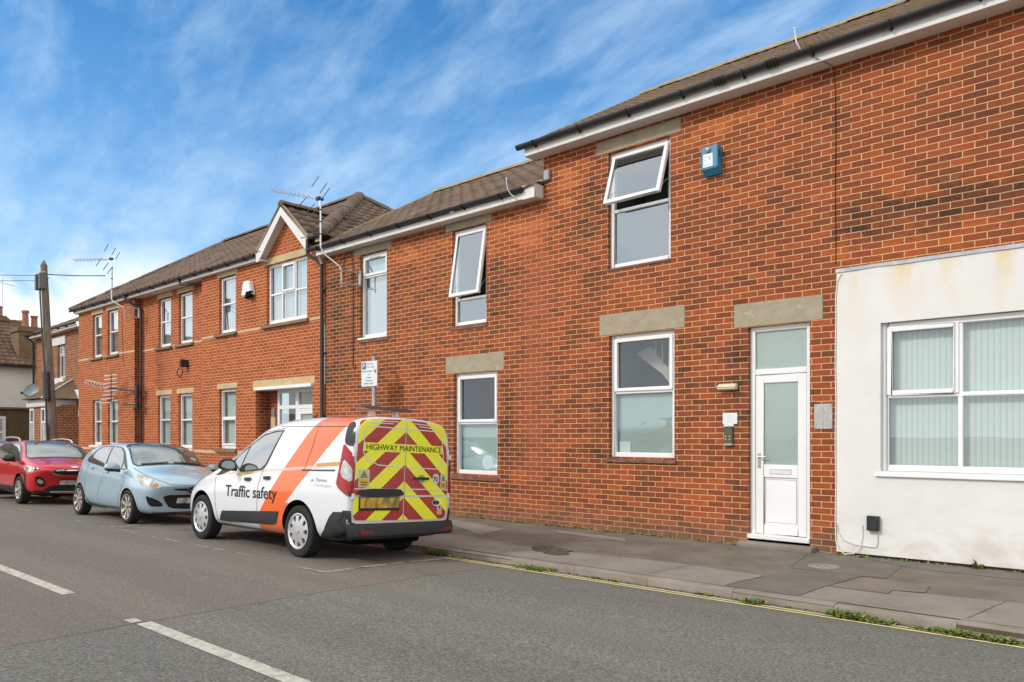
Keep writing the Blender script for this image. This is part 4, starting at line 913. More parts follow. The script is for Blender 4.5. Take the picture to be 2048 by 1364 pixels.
# camera on the modern building
B=root('security_camera',(-20.4,.2,3.3),'small black camera on the modern building wall with a looped cable under it','camera')
mb=MB(); mb.box(-20.42,-20.28,.0,.2,3.22,3.42); mb.build('camera_body',M_black,B,bevel=.02)
mb=MB(); mb.tube([(-20.55+.16*math.cos(t)-.05,.1+.0*t,3.09+.12*math.sin(t)) for t in [2*PI*i/16 for i in range(17)]],.012,5); mb.tube([(-20.45,.12,3.2),(-20.4,.1,3.28)],.012,5); mb.build('cable',M_black,B)

# ---- aerials
def aerial(x,y,z0,z1,label,foot,boomdir=(-1,0,.22),L=1.5,sc=1.0):
    B=root('tv_aerial',(x,y,z0),label,'aerial','roof aerials')
    mb=MB(); mb.tube(foot+[(x,y,z0)],.014*sc,8,1); mb.tube([(x,y,z0),(x,y,z0+(z1-z0)*.8)],.019*sc,8); mb.tube([(x,y,z0+(z1-z0)*.78),(x-.06*sc,y,z1)],.012*sc,6)
    m=mb.build('mast',[M_alu,M_galv],B); sub(m,B)
    mb=MB()
    for t in (.25,.5,.75): mb.tube([(x,y,z0+(z1-z0)*t),(x,y,z0+(z1-z0)*t+.02)],.026*sc,8)
    mb.build('cable_tie',M_dark,m)
    top=Vector((x-.06*sc,y,z1)); d=Vector(boomdir).normalized(); mb=MB(); mb.tube([tuple(top-d*.12),tuple(top+d*L)],.009*sc,6); mb.build('boom',M_alu,B)
    side=Vector((0,0,1)).cross(d).normalized(); side=(side+Vector((0,0,.35))).normalized(); mb=MB()
    k=9
    for i in range(k):
        p=top+d*(L*(.18+.8*i/(k-1))); w=.085*sc; mb.tube([tuple(p-side*w),tuple(p+side*w)],.0065*sc,5)
    mb.build('director_rod',M_galv,B)
    up=d.cross(side).normalized(); 
    if up.z<0: up=-up
    mb=MB(); q=top+d*.05
    for s in (-1,1):
        for off in (-.22,.0,.22):
            a=q+up*s*.12+side*off; b=q+up*s*.36+side*off+d*(.18*s*-1 if s>0 else .0)+d*.12; 
            mb.tube([tuple(a+d*(.18 if off<0 else 0)),tuple(b+d*(.18 if off<0 else 0))],.009*sc,5)
    mb.build('reflector_rod',simple('dark_aluminium_'+str(round(x)),(.10,.11,.12),.4,.5),B)
    mb=MB(); c=tuple(top+d*.02); mb.box(c[0]-.06,c[0]+.06,c[1]-.03,c[1]+.03,c[2]-.035,c[2]+.035); mb.sphere(tuple(top-d*.1),.035); mb.build('junction_box',M_black,B,bevel=.008)
    return B
def wallbracket(B,x,y,z):
    mb=MB(); 
    for dz in (0,.26): mb.tube([(x,y-.04,z+dz),(x+.0,-.01,z+dz)],.012,5); mb.tube([(x,y,z+dz),(x+.20,-.02,z+dz)],.012,5)
    mb.box(x+.16,x+.22,-.03,-.005,z-.02,z+.28); mb.build('wall_bracket',M_galv,B)
fx,fy=-12.66,-.32
B=aerial(-13.16,-.46,5.15,6.12,'large tv aerial on a pale mast bracketed under the gutter, above the pointed gable',[(fx,fy,4.30),(fx,fy,4.62),(fx-.06,fy,4.72),(-13.1,-.44,5.02)],(-1,-.1,.30),1.55,1.0); wallbracket(B,fx,fy,4.36)
fx,fy=-23.15,-.32
B=aerial(-23.75,-.46,5.35,6.55,'tv aerial on a thin mast at the far end of the modern building roof',[(fx,fy,4.78),(fx,fy,5.05),(-23.7,-.45,5.3)],(-1,-.1,.12),2.3,1.25); wallbracket(B,fx,fy,4.80)
# low white aerial on wall arms
B=root('tv_aerial',(-23.6,0,2.7),'white tv aerial mounted low on two black arms on the orange brick wall','aerial','low wall aerial')
mb=MB(); mb.tube([(-23.05,-.01,2.68),(-24.2,-.35,2.82)],.03,6); mb.box(-23.15,-23.0,-.06,0,2.5,2.85); mb.box(-23.15,-23.0,-.06,0,2.2,2.38); mb.tube([(-23.05,-.01,2.3),(-23.5,-.2,2.3)],.03,6); mb.build('support_arm',M_black,B)
mb=MB(); mb.tube([(-24.1,-.35,2.78),(-25.5,-.5,3.02)],.014,5); mb.tube([(-24.1,-.35,2.35),(-24.1,-.35,3.22)],.014,5); mb.build('boom',M_black,B)
mb=MB()
for i in range(7): p=Vector((-24.4,-.38,2.84)).lerp(Vector((-25.5,-.5,3.02)),i/6); mb.lathe([(.075,-.008),(.088,0),(.075,.008),(.075,-.008)],10,'y',Matrix.Translation(p)@Matrix.Rotation(R(60),4,'Z'))
mb.build('director_ring',M_whitep,B)
mb=MB()
for i in range(8):
    z=2.36+i*.115; o_=(0 if i>3 else (3-i)*.13); mb.tube([(-24.42-o_,-.42,z),(-23.86-o_,-.28,z+.02)],.014,5)
mb.build('reflector_rod',M_whitep,B)

# satellite dish
B=root('satellite_dish',(-32.5,.3,3.0),'grey satellite dish beside the bay roof of the old brick house','satellite dish')
Mx=Matrix.Translation((-32.75,.05,3.05))@Matrix.Rotation(R(40),4,'Z')@Matrix.Rotation(R(-18),4,'X')
mb=MB(); mb.lathe([(.001,.06),(.12,.05),(.24,.015),(.30,-.015),(.30,0),(.24,.03),(.001,.075)],24,'y',Mx); mb.build('dish',simple('grey_dish',(.20,.23,.25),.5,.2,.5,0,.1),B)
mb=MB(); mb.tube([tuple(Mx@Vector((0,.1,-.1))),(-32.6,.75,2.9)],.03,6); mb.tube([tuple(Mx@Vector((0,.0,-.28))),tuple(Mx@Vector((0,-.5,-.25)))],.015,5); mb.sphere(tuple(Mx@Vector((0,-.5,-.25))),.05); mb.build('dish_arm',M_black,B)

# telegraph pole with wires
B=root('telegraph_pole',(-22.25,-2.4,0),'weathered wooden telegraph pole leaning slightly, with two grey boxes near its top','telegraph pole')
M_wood=stone('weathered_wood',(.20,.165,.125),(.09,.07,.05),5)
n=NT('old_pole_wood'); P=n.pos(); a=n.noise(n.vmul(P,(14,14,.9)),1.0,5,.7); n.bsdf(n.ramp(a,[(.3,(.11,.088,.068)),(.55,(.22,.18,.14)),(.75,(.33,.275,.21))]),.9,0,.2,0,n.bump(a,.02,.6)); M_wood=n.m
b0=Vector((-22.27,-2.4,-.1)); t0=Vector((-23.17,-2.4,5.95))
mb=MB(); mb.tube([tuple(b0.lerp(t0,t)) for t in (0,.5,.97,1)],[.135,.108,.082,.082],14); mb.tube([tuple(t0),tuple(t0+Vector((0,0,.14)))],[.082,.01],14,caps=False); mb.build('pole',M_wood,B)
def on(t,dx=0,dy=0): p=b0.lerp(t0,t); return (p.x+dx,p.y+dy,p.z)
for s in (-1,1):
    mb=MB(); x,y,z=on(.925,s*.15,-.10); mb.box(x-.06,x+.06,y-.08,y+.08,z-.22,z+.2); mb.build('junction_box',simple('grey_box_'+('a' if s<0 else 'b'),(.13,.14,.14),.5,0,.4,0,.1),B,bevel=.01)
mb=MB(); mb.tube([on(.52,.14,-.12),on(.40,.15,-.13)],[.09,.09],8); mb.tube([on(.96,.02,-.13),on(.7,.05,-.14),on(.55,.12,-.14),on(.25,.09,-.15),on(.02,.08,-.16)],.022,6); mb.build('pole_cable',M_black,B)
mb=MB(); mb.tube([on(.30,.06,-.19),on(.02,.06,-.20)],.05,8); mb.build('cable_guard',M_galv,B)
mb=MB(); mb.tube([on(.965,-.2,-.05),on(.965,.2,-.05)],.02,6); mb.tube([on(.94,-.15,.05),on(.94,.15,.05)],.02,6); mb.build('cross_arm',M_galv,B)
def wire(name,a,b,sagg,r=.006,k=16):
    pts=[]; a,b=Vector(a),Vector(b)
    for i in range(k+1):
        t=i/k; p=a.lerp(b,t); p.z-=sagg*4*t*(1-t); pts.append(tuple(p))
    return pts
B=root('overhead_wires',(-23.3,-2.4,5.8),'thin black overhead wires running off the telegraph pole','overhead wires')
mb=MB(); mb.tube(wire('',on(.955,-.15,-.1),(-36,-13,6.9),.25),.007,5); mb.tube(wire('',on(.93,-.1,-.1),(-36,-13.2,6.75),.3),.007,5); mb.build('wire',M_dark,B)
mb=MB(); mb.tube(wire('',on(.955,.16,-.05),(-22.2,-1.2,5.72),.02),.012,5); mb.build('wire',M_dark,B)

# parking sign
px_,py_=-11.50,-.42
B=root('parking_sign',(px_,py_,0),'white parking hours sign with a blue P on a grey post behind the van','parking sign')
mb=MB(); mb.tube([(px_,py_,-.05),(px_,py_,2.86)],.042,14); mb.build('post',M_galv,B)
mb=MB(); mb.box(px_-.30,px_+.17,py_-.062,py_-.055,2.30,2.765); pl=mb.build('sign_plate',simple('sign_white',(.74,.76,.78),.35,0,.5,0,.02),B,bevel=.002); sub(pl,B)
mb=MB()
for z in (2.65,2.42): mb.box(px_-.06,px_+.06,py_-.055,py_+.05,z-.012,z+.012)
mb.build('sign_clip',M_steel,B)
ysg=py_-.0635; M_signb=simple('sign_blue',(.01,.09,.32),.4,var=0); M_signk=simple('sign_black',(.12,.12,.12),.5,var=0); M_signr=simple('sign_red',(.55,.10,.12),.4,var=0)
mb=MB(); mb.box(px_-.275,px_-.165,ysg,ysg+.001,2.62,2.745); q=mb.build('blue_panel',M_signb,pl)
flat_text('lettering',pl,'P',.13,lambda u,v:(px_-.258+u,ysg-.001,2.636+v),M_white,ux=1)
mb=MB(); mb.box(px_+.075,px_+.145,ysg,ysg+.001,2.545,2.605); mb.build('red_panel',M_signr,pl)
flat_text('lettering',pl,'S',.05,lambda u,v:(px_+.095+u,ysg-.001,2.557+v),M_white)
for tx,x,z,sz in (('Mon - Sat',-.135,2.70,.048),('8 am - 6 pm',-.150,2.645,.048),('Permit holders',-.275,2.565,.050),('or',-.09,2.505,.045),('2 hours',-.15,2.45,.048),('No return',-.17,2.395,.048),('within 2 hours',-.22,2.34,.048)):
    flat_text('lettering',pl,tx,sz,lambda u,v,x=x,z=z:(px_+x+u,ysg-.001,z+v),M_signk)

# ---- weeds
M_weed=simple('weed_leaf',(.075,.15,.020),.7,0,.3,0,.5,18); M_weedy=simple('dry_weed_leaf',(.24,.22,.06),.8,0,.2,0,.4,16)
def tuft(x,y,z,r,h,nb,seed,lean=0):
    rd=random.Random(seed); mb=MB()
    for i in range(nb):
        a=rd.uniform(0,2*PI); d=r*math.sqrt(rd.random()); bx_,by_=x+d*math.cos(a)*1.3,y+d*math.sin(a)*.55
        L=h*rd.uniform(.5,1.1); w=rd.uniform(.005,.012); ang=rd.uniform(0,2*PI); sp=rd.uniform(.5,1.5); dx,dy=math.cos(ang),math.sin(ang); nx,ny=-dy*w,dx*w
        mi=0 if rd.random()<.72 else 1; pr=None
        for j in range(5):
            t=j/4; px=bx_+dx*L*sp*t*(.6+.6*t); py=by_+dy*L*sp*t*(.6+.6*t); pzz=z+L*(t-.45*sp*t*t); ww=(1-t)**.7*(1+1.2*t)
            c=((px-nx*ww,py-ny*ww,pzz),(px+nx*ww,py+ny*ww,pzz))
            if pr: mb.face([pr[0],pr[1],c[1],c[0]],mi,True)
            pr=c
    return mb
WL=[('leafy green weed clump in the gutter right behind the van','',-7.2,-2.77,.16,.13,90),('low weed clump in the gutter where the yellow lines begin','',-6.78,-2.79,.12,.06,45),
('small dry weed in the gutter beside the mud stain','',-6.2,-2.78,.08,.05,25),('broad weed clump in the gutter below the ground floor windows','',-5.55,-2.78,.22,.085,100),
('tiny bright green tuft in the gutter, left of a pair','',-4.72,-2.78,.05,.06,26),('tiny bright green tuft in the gutter, right of a pair','',-4.5,-2.79,.05,.06,26),
('flat weed tuft in the gutter in front of the front door','',-3.50,-2.77,.08,.06,40),('yellowish weed tuft in the gutter right of the front door','',-3.02,-2.78,.12,.085,75),
('thick dark green weed clump in the gutter below the rendered wall','',-2.2,-2.80,.14,.12,110),('sprawling weed beside the thick dark green clump','',-1.98,-2.82,.14,.085,80),
('small weed between the two large gutter clumps','',-1.66,-2.81,.07,.055,36),('wide weed clump in the gutter near the right edge','',-1.42,-2.83,.15,.09,90),('rightmost weed clump in the gutter','',-1.16,-2.82,.15,.09,100)]
for i,(lb,_,x,y,r,h,nb) in enumerate(WL):
    o=tuft(x,y-.015,roadz(y)+.0,r*.9,h*.72,int(nb*1.6),i+11).build('weed_clump',[M_weed,M_weedy],recalc=False); tag(o,lb,'weeds','weed clumps in the gutter')
o=tuft(-1.83,-.08,.0,.05,.14,18,77).build('weed_clump',[M_weedy,M_weed],recalc=False); tag(o,'dried weed growing up against the foot of the rendered wall','weeds','weed clumps in the gutter')
mb=MB(); rd=random.Random(9)
for i in range(190):
    x=rd.uniform(-9.6,-3.6) if i<150 else rd.uniform(-3.2,0); 
    if -4.45<x<-3.5: continue
    t=tuft(x,-.03-.09*rd.random(),-.005,.05,rd.uniform(.015,.055),rd.choice((4,6,9)),200+i); b=len(mb.v); mb.v+=t.v; mb.f+=[tuple(b+k for k in f) for f in t.f]; mb.m+=t.m; mb.sm+=t.sm
tag(mb.build('wall_foot_weeds',[M_weedy,M_weed],recalc=False),'thin line of moss and dry weeds where the brick wall meets the pavement','ground cover',kind='stuff')
mb=MB()
for i in range(520):
    x=rd.uniform(-12,1); y=rd.choice((rd.uniform(-2.80,-2.69),rd.uniform(-.13,-.01),rd.uniform(-2.8,-2.7))); z=(roadz(y) if y<-2.6 else pz(y)); s=rd.uniform(.004,.014)
    mb.box(x-s,x+s,y-s*.7,y+s*.7,z,z+s*.8,rd.choice((0,0,1)),Matrix.Translation((x,y,0))@Matrix.Rotation(rd.uniform(0,3),4,'Z')@Matrix.Translation((-x,-y,0)))
tag(mb.build('gutter_debris',[M_soil,M_conc],recalc=False),'crumbs of grit and litter in the gutter and along the wall foot','debris',kind='stuff')
# ================================================================== VEHICLES
def paintmat(name,color,metal=.0,rough=.28,coat=1.0,flake=False):
    n=NT(name); P=n.obj(); c=c4(color)
    d=n.noise(P,2.2,4,.6); lo=n.sep(P)[2]
    col=n.mix(n.math('MULTIPLY',n.math('MULTIPLY',n.math('SUBTRACT',.42,lo,clamp=True),1.6,clamp=True),n.math('MULTIPLY',d,.8)),c,(.16,.14,.12,1))
    n.bsdf(col,rough,metal,.5,coat,None,.04); return n.m
M_trim=simple('grey_black_trim',(.030,.033,.034),.55,0,.4,0,.15,5,.3,200)
M_cglass=simple('car_side_glass',(.045,.06,.06),.03,0,1,1,0)
M_cglass.node_tree.nodes['Principled BSDF'].inputs['IOR'].default_value=2.6
M_wglass=simple('windscreen_glass',(.075,.11,.10),.04,0,1,.6,.3,1.1)
M_wglass.node_tree.nodes['Principled BSDF'].inputs['IOR'].default_value=2.3
M_tyre=simple('tyre_rubber',(.020,.020,.020),.8,0,.3,0,.2,8,.4,40)
M_seam=simple('panel_gap',(.03,.03,.032),.6,0,.3,0,0)
M_rimS=simple('silver_wheel_paint',(.60,.60,.60),.3,.55,.5,.4,.05)
M_rimB=simple('bronze_grey_wheel_paint',(.62,.57,.52),.32,.5,.5,.3,.05)
M_chrome=simple('chrome',(.75,.75,.75),.1,1.0,.5,0,0)
M_black2=simple('gloss_black',(.012,.012,.013),.2,0,.5,.3,0)
M_red=simple('lamp_red',(.36,.003,.006),.15,0,.5,.25,.25,24)
M_redd=simple('lamp_deep_red',(.20,.006,.010),.14,0,.6,1,.1,20)
M_lamp=simple('lamp_clear',(.50,.50,.48),.12,.2,.6,1,.35,24)
M_lampw=simple('headlamp_haze',(.46,.44,.36),.10,.25,.6,1,.45,13)
M_amber=simple('lamp_amber',(.45,.16,.06),.15,0,.6,1,.2,18)

def car_body(root_,name,stations,mat,arches,archR,archZ,archDepth=.28,halfw=.85,lvl=2):
    n=len(stations[0][1]); bm=bmesh.new(); rings=[]
    for x,sec in stations:
        W_f=WARP[0] or (lambda a,b:a)
        ring=[bm.verts.new((W_f(x,z),y,z)) for y,z in sec]           # + side, bottom centre -> top centre
        ring+= [bm.verts.new((W_f(x,z),-y,z)) for y,z in sec[-2:0:-1]]
        rings.append(ring)
    m=len(rings[0])
    for a,b in zip(rings[:-1],rings[1:]):
        for i in range(m): bm.faces.new((a[i],a[(i+1)%m],b[(i+1)%m],b[i]))
    for r in (rings[0],rings[-1]):
        for i in range(0,n-1):
            li=i; lj=i+1; ri=(m-i)%m; rj=(m-i-1)%m
            vs=[]; 
            for q in (r[li],r[lj],r[rj],r[ri]):
                if q not in vs: vs.append(q)
            if len(vs)>=3: bm.faces.new(vs)
    bmesh.ops.recalc_face_normals(bm,faces=bm.faces)
    me=bpy.data.meshes.new(name); bm.to_mesh(me); bm.free()
    o=bpy.data.objects.new(name,me); COL.objects.link(o)
    s=o.modifiers.new('s','SUBSURF'); s.levels=lvl; s.render_levels=lvl
    cm=MB()
    for ax in arches:
        for sg in (1,-1):
            k=30; pts=[(ax+archR*math.cos(2*PI*i/k),archZ+archR*math.sin(2*PI*i/k)) for i in range(k)]
            cm.prism(pts,sg*(halfw-archDepth),sg*(halfw+.4),'y')
    cu=cm.build('cutter',M_dark); b=o.modifiers.new('b','BOOLEAN'); b.operation='DIFFERENCE'; b.object=cu; b.solver='EXACT'
    dg=bpy.context.evaluated_depsgraph_get(); m2=bpy.data.meshes.new_from_object(o.evaluated_get(dg)); o.modifiers.clear(); o.data=m2; bpy.data.meshes.remove(me)
    bpy.data.objects.remove(cu)
    m2.materials.clear(); m2.materials.append(mat); m2.materials.append(M_dark)
    for p in m2.polygons:
        c=p.center; dk=0
        for ax in arches:
            d=math.hypot(c.x-ax,c.z-archZ)
            if d<archR-.001+.002 and (abs(math.hypot(m2.vertices[p.vertices[0]].co.x-ax,m2.vertices[p.vertices[0]].co.z-archZ)-archR)<.004 and abs(math.hypot(m2.vertices[p.vertices[1]].co.x-ax,m2.vertices[p.vertices[1]].co.z-archZ)-archR)<.004 or abs(abs(c.y)-(halfw-archDepth))<.003) and abs(p.normal.y)*1.0<2: dk=1
        p.material_index=dk; p.use_smooth=not dk
    try: m2.set_sharp_from_angle(angle=R(38))
    except Exception: pass
    o.parent=root_
    bm=bmesh.new(); bm.from_mesh(m2); bvh=BVHTree.FromBMesh(bm); bm.free()
    return o,bvh
WARP=[None]
DIR={'L':((0,-1,0),(1,0,0)),'R':((0,1,0),(1,0,0)),'F':((-1,0,0),(0,1,0)),'B':((1,0,0),(0,1,0))}
def caster(bvh,view):
    if view in DIR: d,u=map(Vector,DIR[view])
    else: # angle in degrees of the horizontal outward direction
        a=R(view); d=Vector((-math.cos(a),-math.sin(a),0)); u=Vector((-math.sin(a),math.cos(a),0))
    def f(a,z,off=0.0):
        o=u*a+Vector((0,0,z))-d*6; h=bvh.ray_cast(o,d)
        if h[0] is None: return None
        nn=h[1]; 
        if nn.dot(d)>0: nn=-nn
        return h[0]+nn*off
    return f,d
def patch(parent,name,bvh,view,poly,mat,off=.003,res=.04,bm=None,thick=0,maxjump=.25):
    f,d=caster(bvh,view)
    if bm is None:
        bm=bmesh.new()
        polys=poly if isinstance(poly[0][0],(tuple,list)) else [poly]
        for pl in polys:
            try: bm.faces.new([bm.verts.new((p[0],p[1],0)) for p in pl])
            except Exception: pass
        bmesh.ops.triangulate(bm,faces=bm.faces)
    if res:
        xs=[v.co.x for v in bm.verts]; zs=[v.co.y for v in bm.verts]
        for lo,hi,ax in ((min(xs),max(xs),0),(min(zs),max(zs),1)):
            k=int((hi-lo)/res)
            for i in range(1,k+1):
                c=[0,0,0]; nn=[0,0,0]; c[ax]=lo+(hi-lo)*i/(k+1); nn[ax]=1
                bmesh.ops.bisect_plane(bm,geom=bm.verts[:]+bm.edges[:]+bm.faces[:],plane_co=c,plane_no=nn,dist=1e-6)
    dead=[]
    if WARP[0] and view in('L','R'):
        for v in bm.verts: v.co.x=WARP[0](v.co.x,v.co.y)
    for v in bm.verts:
        p=f(v.co.x,v.co.y,off)
        if p is None: dead.append(v)
        else: v.co=p
    if dead: bmesh.ops.delete(bm,geom=dead,context='VERTS')
    bad=[e for e in bm.edges if e.calc_length()>maxjump]
    if bad: bmesh.ops.delete(bm,geom=bad,context='EDGES')
    bmesh.ops.recalc_face_normals(bm,faces=bm.faces)
    for fc in bm.faces:
        if fc.normal.dot(d)>0: fc.normal_flip()
        fc.smooth=True
    if thick:
        r=bmesh.ops.extrude_face_region(bm,geom=bm.faces[:]); 
        vs=[e for e in r['geom'] if isinstance(e,bmesh.types.BMVert)]
        for v in vs: v.co-=d*thick
        bmesh.ops.recalc_face_normals(bm,faces=bm.faces)
    me=bpy.data.meshes.new(name); bm.to_mesh(me); bm.free()
    for m in (mat if isinstance(mat,(list,tuple)) else [mat]): me.materials.append(m)
    try: me.set_sharp_from_angle(angle=R(50))
    except Exception: pass
    o=bpy.data.objects.new(name,me); COL.objects.link(o); o.parent=parent; return o
def seam(parent,name,bvh,view,paths,w=.008,mat=None,off=.0022):
    quads=[]
    for pts in paths:
        # densify
        P_=[Vector(p) for p in pts]; D=[P_[0]]
        for a,b in zip(P_[:-1],P_[1:]):
            k=max(1,int((b-a).length/.05))
            for i in range(1,k+1): D.append(a.lerp(b,i/k))
        for i,(a,b) in enumerate(zip(D[:-1],D[1:])):
            t=(b-a); 
            if t.length<1e-6: continue
            n_=Vector((-t.y,t.x)).normalized()*w/2
            quads.append([tuple(a-n_),tuple(b-n_),tuple(b+n_),tuple(a+n_)])
    return patch(parent,name,bvh,view,quads,mat or M_seam,off,res=0)
def smooth_poly(pts,it=2):
    for _ in range(it):
        o=[]
        for i in range(len(pts)):
            a=pts[i];b=pts[(i+1)%len(pts)]; o.append((a[0]*.8+b[0]*.2,a[1]*.8+b[1]*.2)); o.append((a[0]*.2+b[0]*.8,a[1]*.2+b[1]*.8))
        pts=o
    return pts
def wheel(parent,x,y,z,r,w,style,sgn,rimr=.7,mat=None,steer=0):
    e=bpy.data.objects.new('wheel',None); COL.objects.link(e); e.parent=parent; e.location=(x,y,z); e.empty_display_size=.1
    e.rotation_euler=(0,0,(0 if sgn>0 else PI)+steer)
    t=MB(); a=r*rimr; h=w/2
    t.lathe([(a*.96,-h*.8),(a,-h*.9),(r*.93,-h),(r*.985,-h*.86),(r,-h*.6),(r,h*.6),(r*.985,h*.86),(r*.93,h),(r*.86,h*1.03),(a*1.02,h*.95),(a*.97,h*.8),(a*.96,0)],44,'y',mi=0)
    for k in (-.35,0,.35): t.lathe([(r*1.0015,h*(k-.04)),(r*.985,h*k),(r*1.0015,h*(k+.04))],44,'y')
    t.build('tyre',M_tyre,e)
    # rim as a polar height field: spokes stand proud, openings are dark and deep
    m=MB(); NR,NA=14,120; rs=[a*.97*(i/NR) for i in range(NR+1)]
    def hole(rf,th):
        if style=='cover':       # ten broad spokes, round ended slots near the rim
            p=(th*9/(2*PI))%1.0; c=abs(p-.5)*2; rr_=(rf-.73)/.16
            return abs(rr_)<1 and c<.46*math.sqrt(max(0,1-rr_*rr_))+.04*(rf>.7)
        if style=='twin':        # seven forked thin spokes
            p=(th*7/(2*PI))%1.0; c=abs(p-.5)*2
            c=abs(((th*8/(2*PI))%1.0)-.5)*2; return .24<rf<.92 and c>.34+.30*(1-rf)
        p=(th*5/(2*PI))%1.0; c=abs(p-.5)*2
        return .26<rf<.90 and (c<.60 and not c<.10)
    H=lambda rf:(h*.86-.030*(1-rf)**.7*(0 if style=='cover' else .4)+ (.018*(1-rf*rf) if style=='cover' else 0))
    for i in range(NR):
        for j in range(NA):
            rf=(i+.5)/NR; th=2*PI*(j+.5)/NA; hl=hole(rf,th); dz=-.045 if hl else 0; q=[]
            for (ii,jj) in ((i,j),(i+1,j),(i+1,j+1),(i,j+1)):
                rr_=rs[ii]; t_=2*PI*jj/NA; rim=.012 if ii>=NR-1 else 0
                q.append((rr_*math.cos(t_),H(ii/NR)+dz*.9+rim,rr_*math.sin(t_)))
            m.face(q,1 if hl else 0,False)
            if hl: 
                for (ii,jj,i2,j2,ni,nj) in ((i,j,i+1,j,0,-1),(i,j+1,i+1,j+1,0,1),(i,j,i,j+1,-1,0),(i+1,j,i+1,j+1,1,0)):
                    if not hole((i+.5+ni)/NR,2*PI*(j+.5+nj)/NA):
                        f_=lambda a_,b_,dd:(rs[a_]*math.cos(2*PI*b_/NA),H(a_/NR)+dd,rs[a_]*math.sin(2*PI*b_/NA))
                        m.face([f_(ii,jj,0),f_(i2,j2,0),f_(i2,j2,-.045),f_(ii,jj,-.045)],0)
    m.lathe([(.001,h*.86+.03),(r*.09,h*.86+.028),(r*.10,h*.86+.0)],16,'y')
    ro=m.build('wheel_trim' if style=='cover' else 'rim',[mat or M_rimS,M_dark],e)
    return e
def mirror_part(parent,x,y,z,sgn,L,mat,mat2,sc=1.0,glassdir=-1,glassmat=None):
    bm=bmesh.new(); bmesh.ops.create_uvsphere(bm,u_segments=20,v_segments=12,radius=1)
    for v in bm.verts:
        c=v.co; c.x=(c.x*(.075 if c.x*glassdir<0 else .02)); c.y*=.115; c.z*=.075*(1.1 if c.z>0 else .9); c.y=abs(c.y)**.8*(1 if c.y>0 else -1)*.72 if abs(c.y)>1e-6 else 0
        c*=sc; c.z+=.0; 
    for f in bm.faces:
        f.smooth=True; c=f.calc_center_median()
        f.material_index=1 if c.z<-.02*sc else 0
    me=bpy.data.meshes.new('door_mirror'); bm.to_mesh(me); bm.free(); me.materials.append(mat); me.materials.append(mat2)
    o=bpy.data.objects.new('door_mirror',me); COL.objects.link(o); o.parent=parent; o.location=(x,y+sgn*.10,z)
    a=MB(); a.tube([(0,-sgn*.13*sc,-.05*sc),(0,-sgn*.02,-.04*sc)],.025*sc,8); q=a.build('mirror_arm',mat2,o)
    g=MB(); pts=[(.105*sc*math.cos(t)*.92,.060*sc*math.sin(t)) for t in [2*PI*i/20 for i in range(20)]]; g.face([(glassdir*.024*sc,u,v) for u,v in pts]); g.build('mirror_glass',glassmat or M_chrome,o,recalc=False)
    return o

# ------------------------------------------------------------------ VAN
VX,VY=-9.075,-3.555
roll=math.atan(.050)
van=empty('van',(VX,VY,roadz(VY)-.014),'white and orange highway maintenance van with yellow and red chevrons on its rear doors','van',rot=(0,0,PI))
van.rotation_mode='XYZ'; van.rotation_euler=(roll,0,PI); van.scale=(1,.965,1)
def S_(x,ys,zs): return (x,list(zip(ys,zs)))
vst=[S_(-2.135,[0,.42,.70,.745,.755,.75,.725,.69,.58,0],[.32,.32,.35,.50,.75,1.02,1.27,1.50,1.615,1.64]),
 S_(-2.115,[0,.44,.75,.79,.80,.79,.755,.715,.60,0],[.29,.29,.32,.50,.75,1.03,1.28,1.53,1.645,1.665]),
 S_(-1.98,[0,.46,.78,.815,.825,.812,.775,.735,.61,0],[.27,.27,.29,.50,.76,1.04,1.29,1.55,1.66,1.68]),
 S_(-1.7,[0,.5,.785,.82,.83,.815,.775,.735,.61,0],[.2,.2,.23,.50,.76,1.04,1.29,1.55,1.66,1.685]),
 S_(-1.0,[0,.5,.785,.82,.83,.812,.772,.73,.61,0],[.2,.2,.22,.50,.76,1.03,1.28,1.55,1.66,1.69]),
 S_(-.45,[0,.5,.785,.82,.83,.808,.768,.722,.60,0],[.2,.2,.22,.50,.76,1.0,1.25,1.52,1.63,1.67]),
 S_(-.1,[0,.5,.785,.82,.83,.805,.765,.715,.59,0],[.2,.2,.22,.50,.75,.98,1.20,1.43,1.55,1.61]),
 S_(.22,[0,.5,.785,.82,.83,.802,.765,.725,.59,0],[.2,.2,.22,.50,.74,.96,1.13,1.28,1.37,1.45]),
 S_(.6,[0,.5,.785,.82,.828,.80,.77,.735,.59,0],[.2,.2,.22,.49,.72,.92,1.02,1.10,1.17,1.24]),
 S_(.95,[0,.5,.785,.82,.825,.795,.765,.72,.55,0],[.2,.2,.22,.49,.70,.88,.93,.965,1.02,1.06]),
 S_(1.3,[0,.5,.78,.815,.82,.78,.735,.67,.46,0],[.2,.2,.22,.48,.67,.80,.85,.885,.93,.955]),
 S_(1.62,[0,.5,.75,.78,.775,.72,.65,.56,.36,0],[.2,.2,.23,.46,.62,.73,.785,.815,.85,.865]),
 S_(1.86,[0,.45,.62,.66,.65,.58,.50,.42,.26,0],[.2,.2,.24,.42,.56,.65,.69,.72,.745,.755]),
 S_(1.95,[0,.32,.46,.50,.49,.44,.38,.30,.20,0],[.24,.24,.27,.40,.50,.57,.61,.635,.65,.655])]
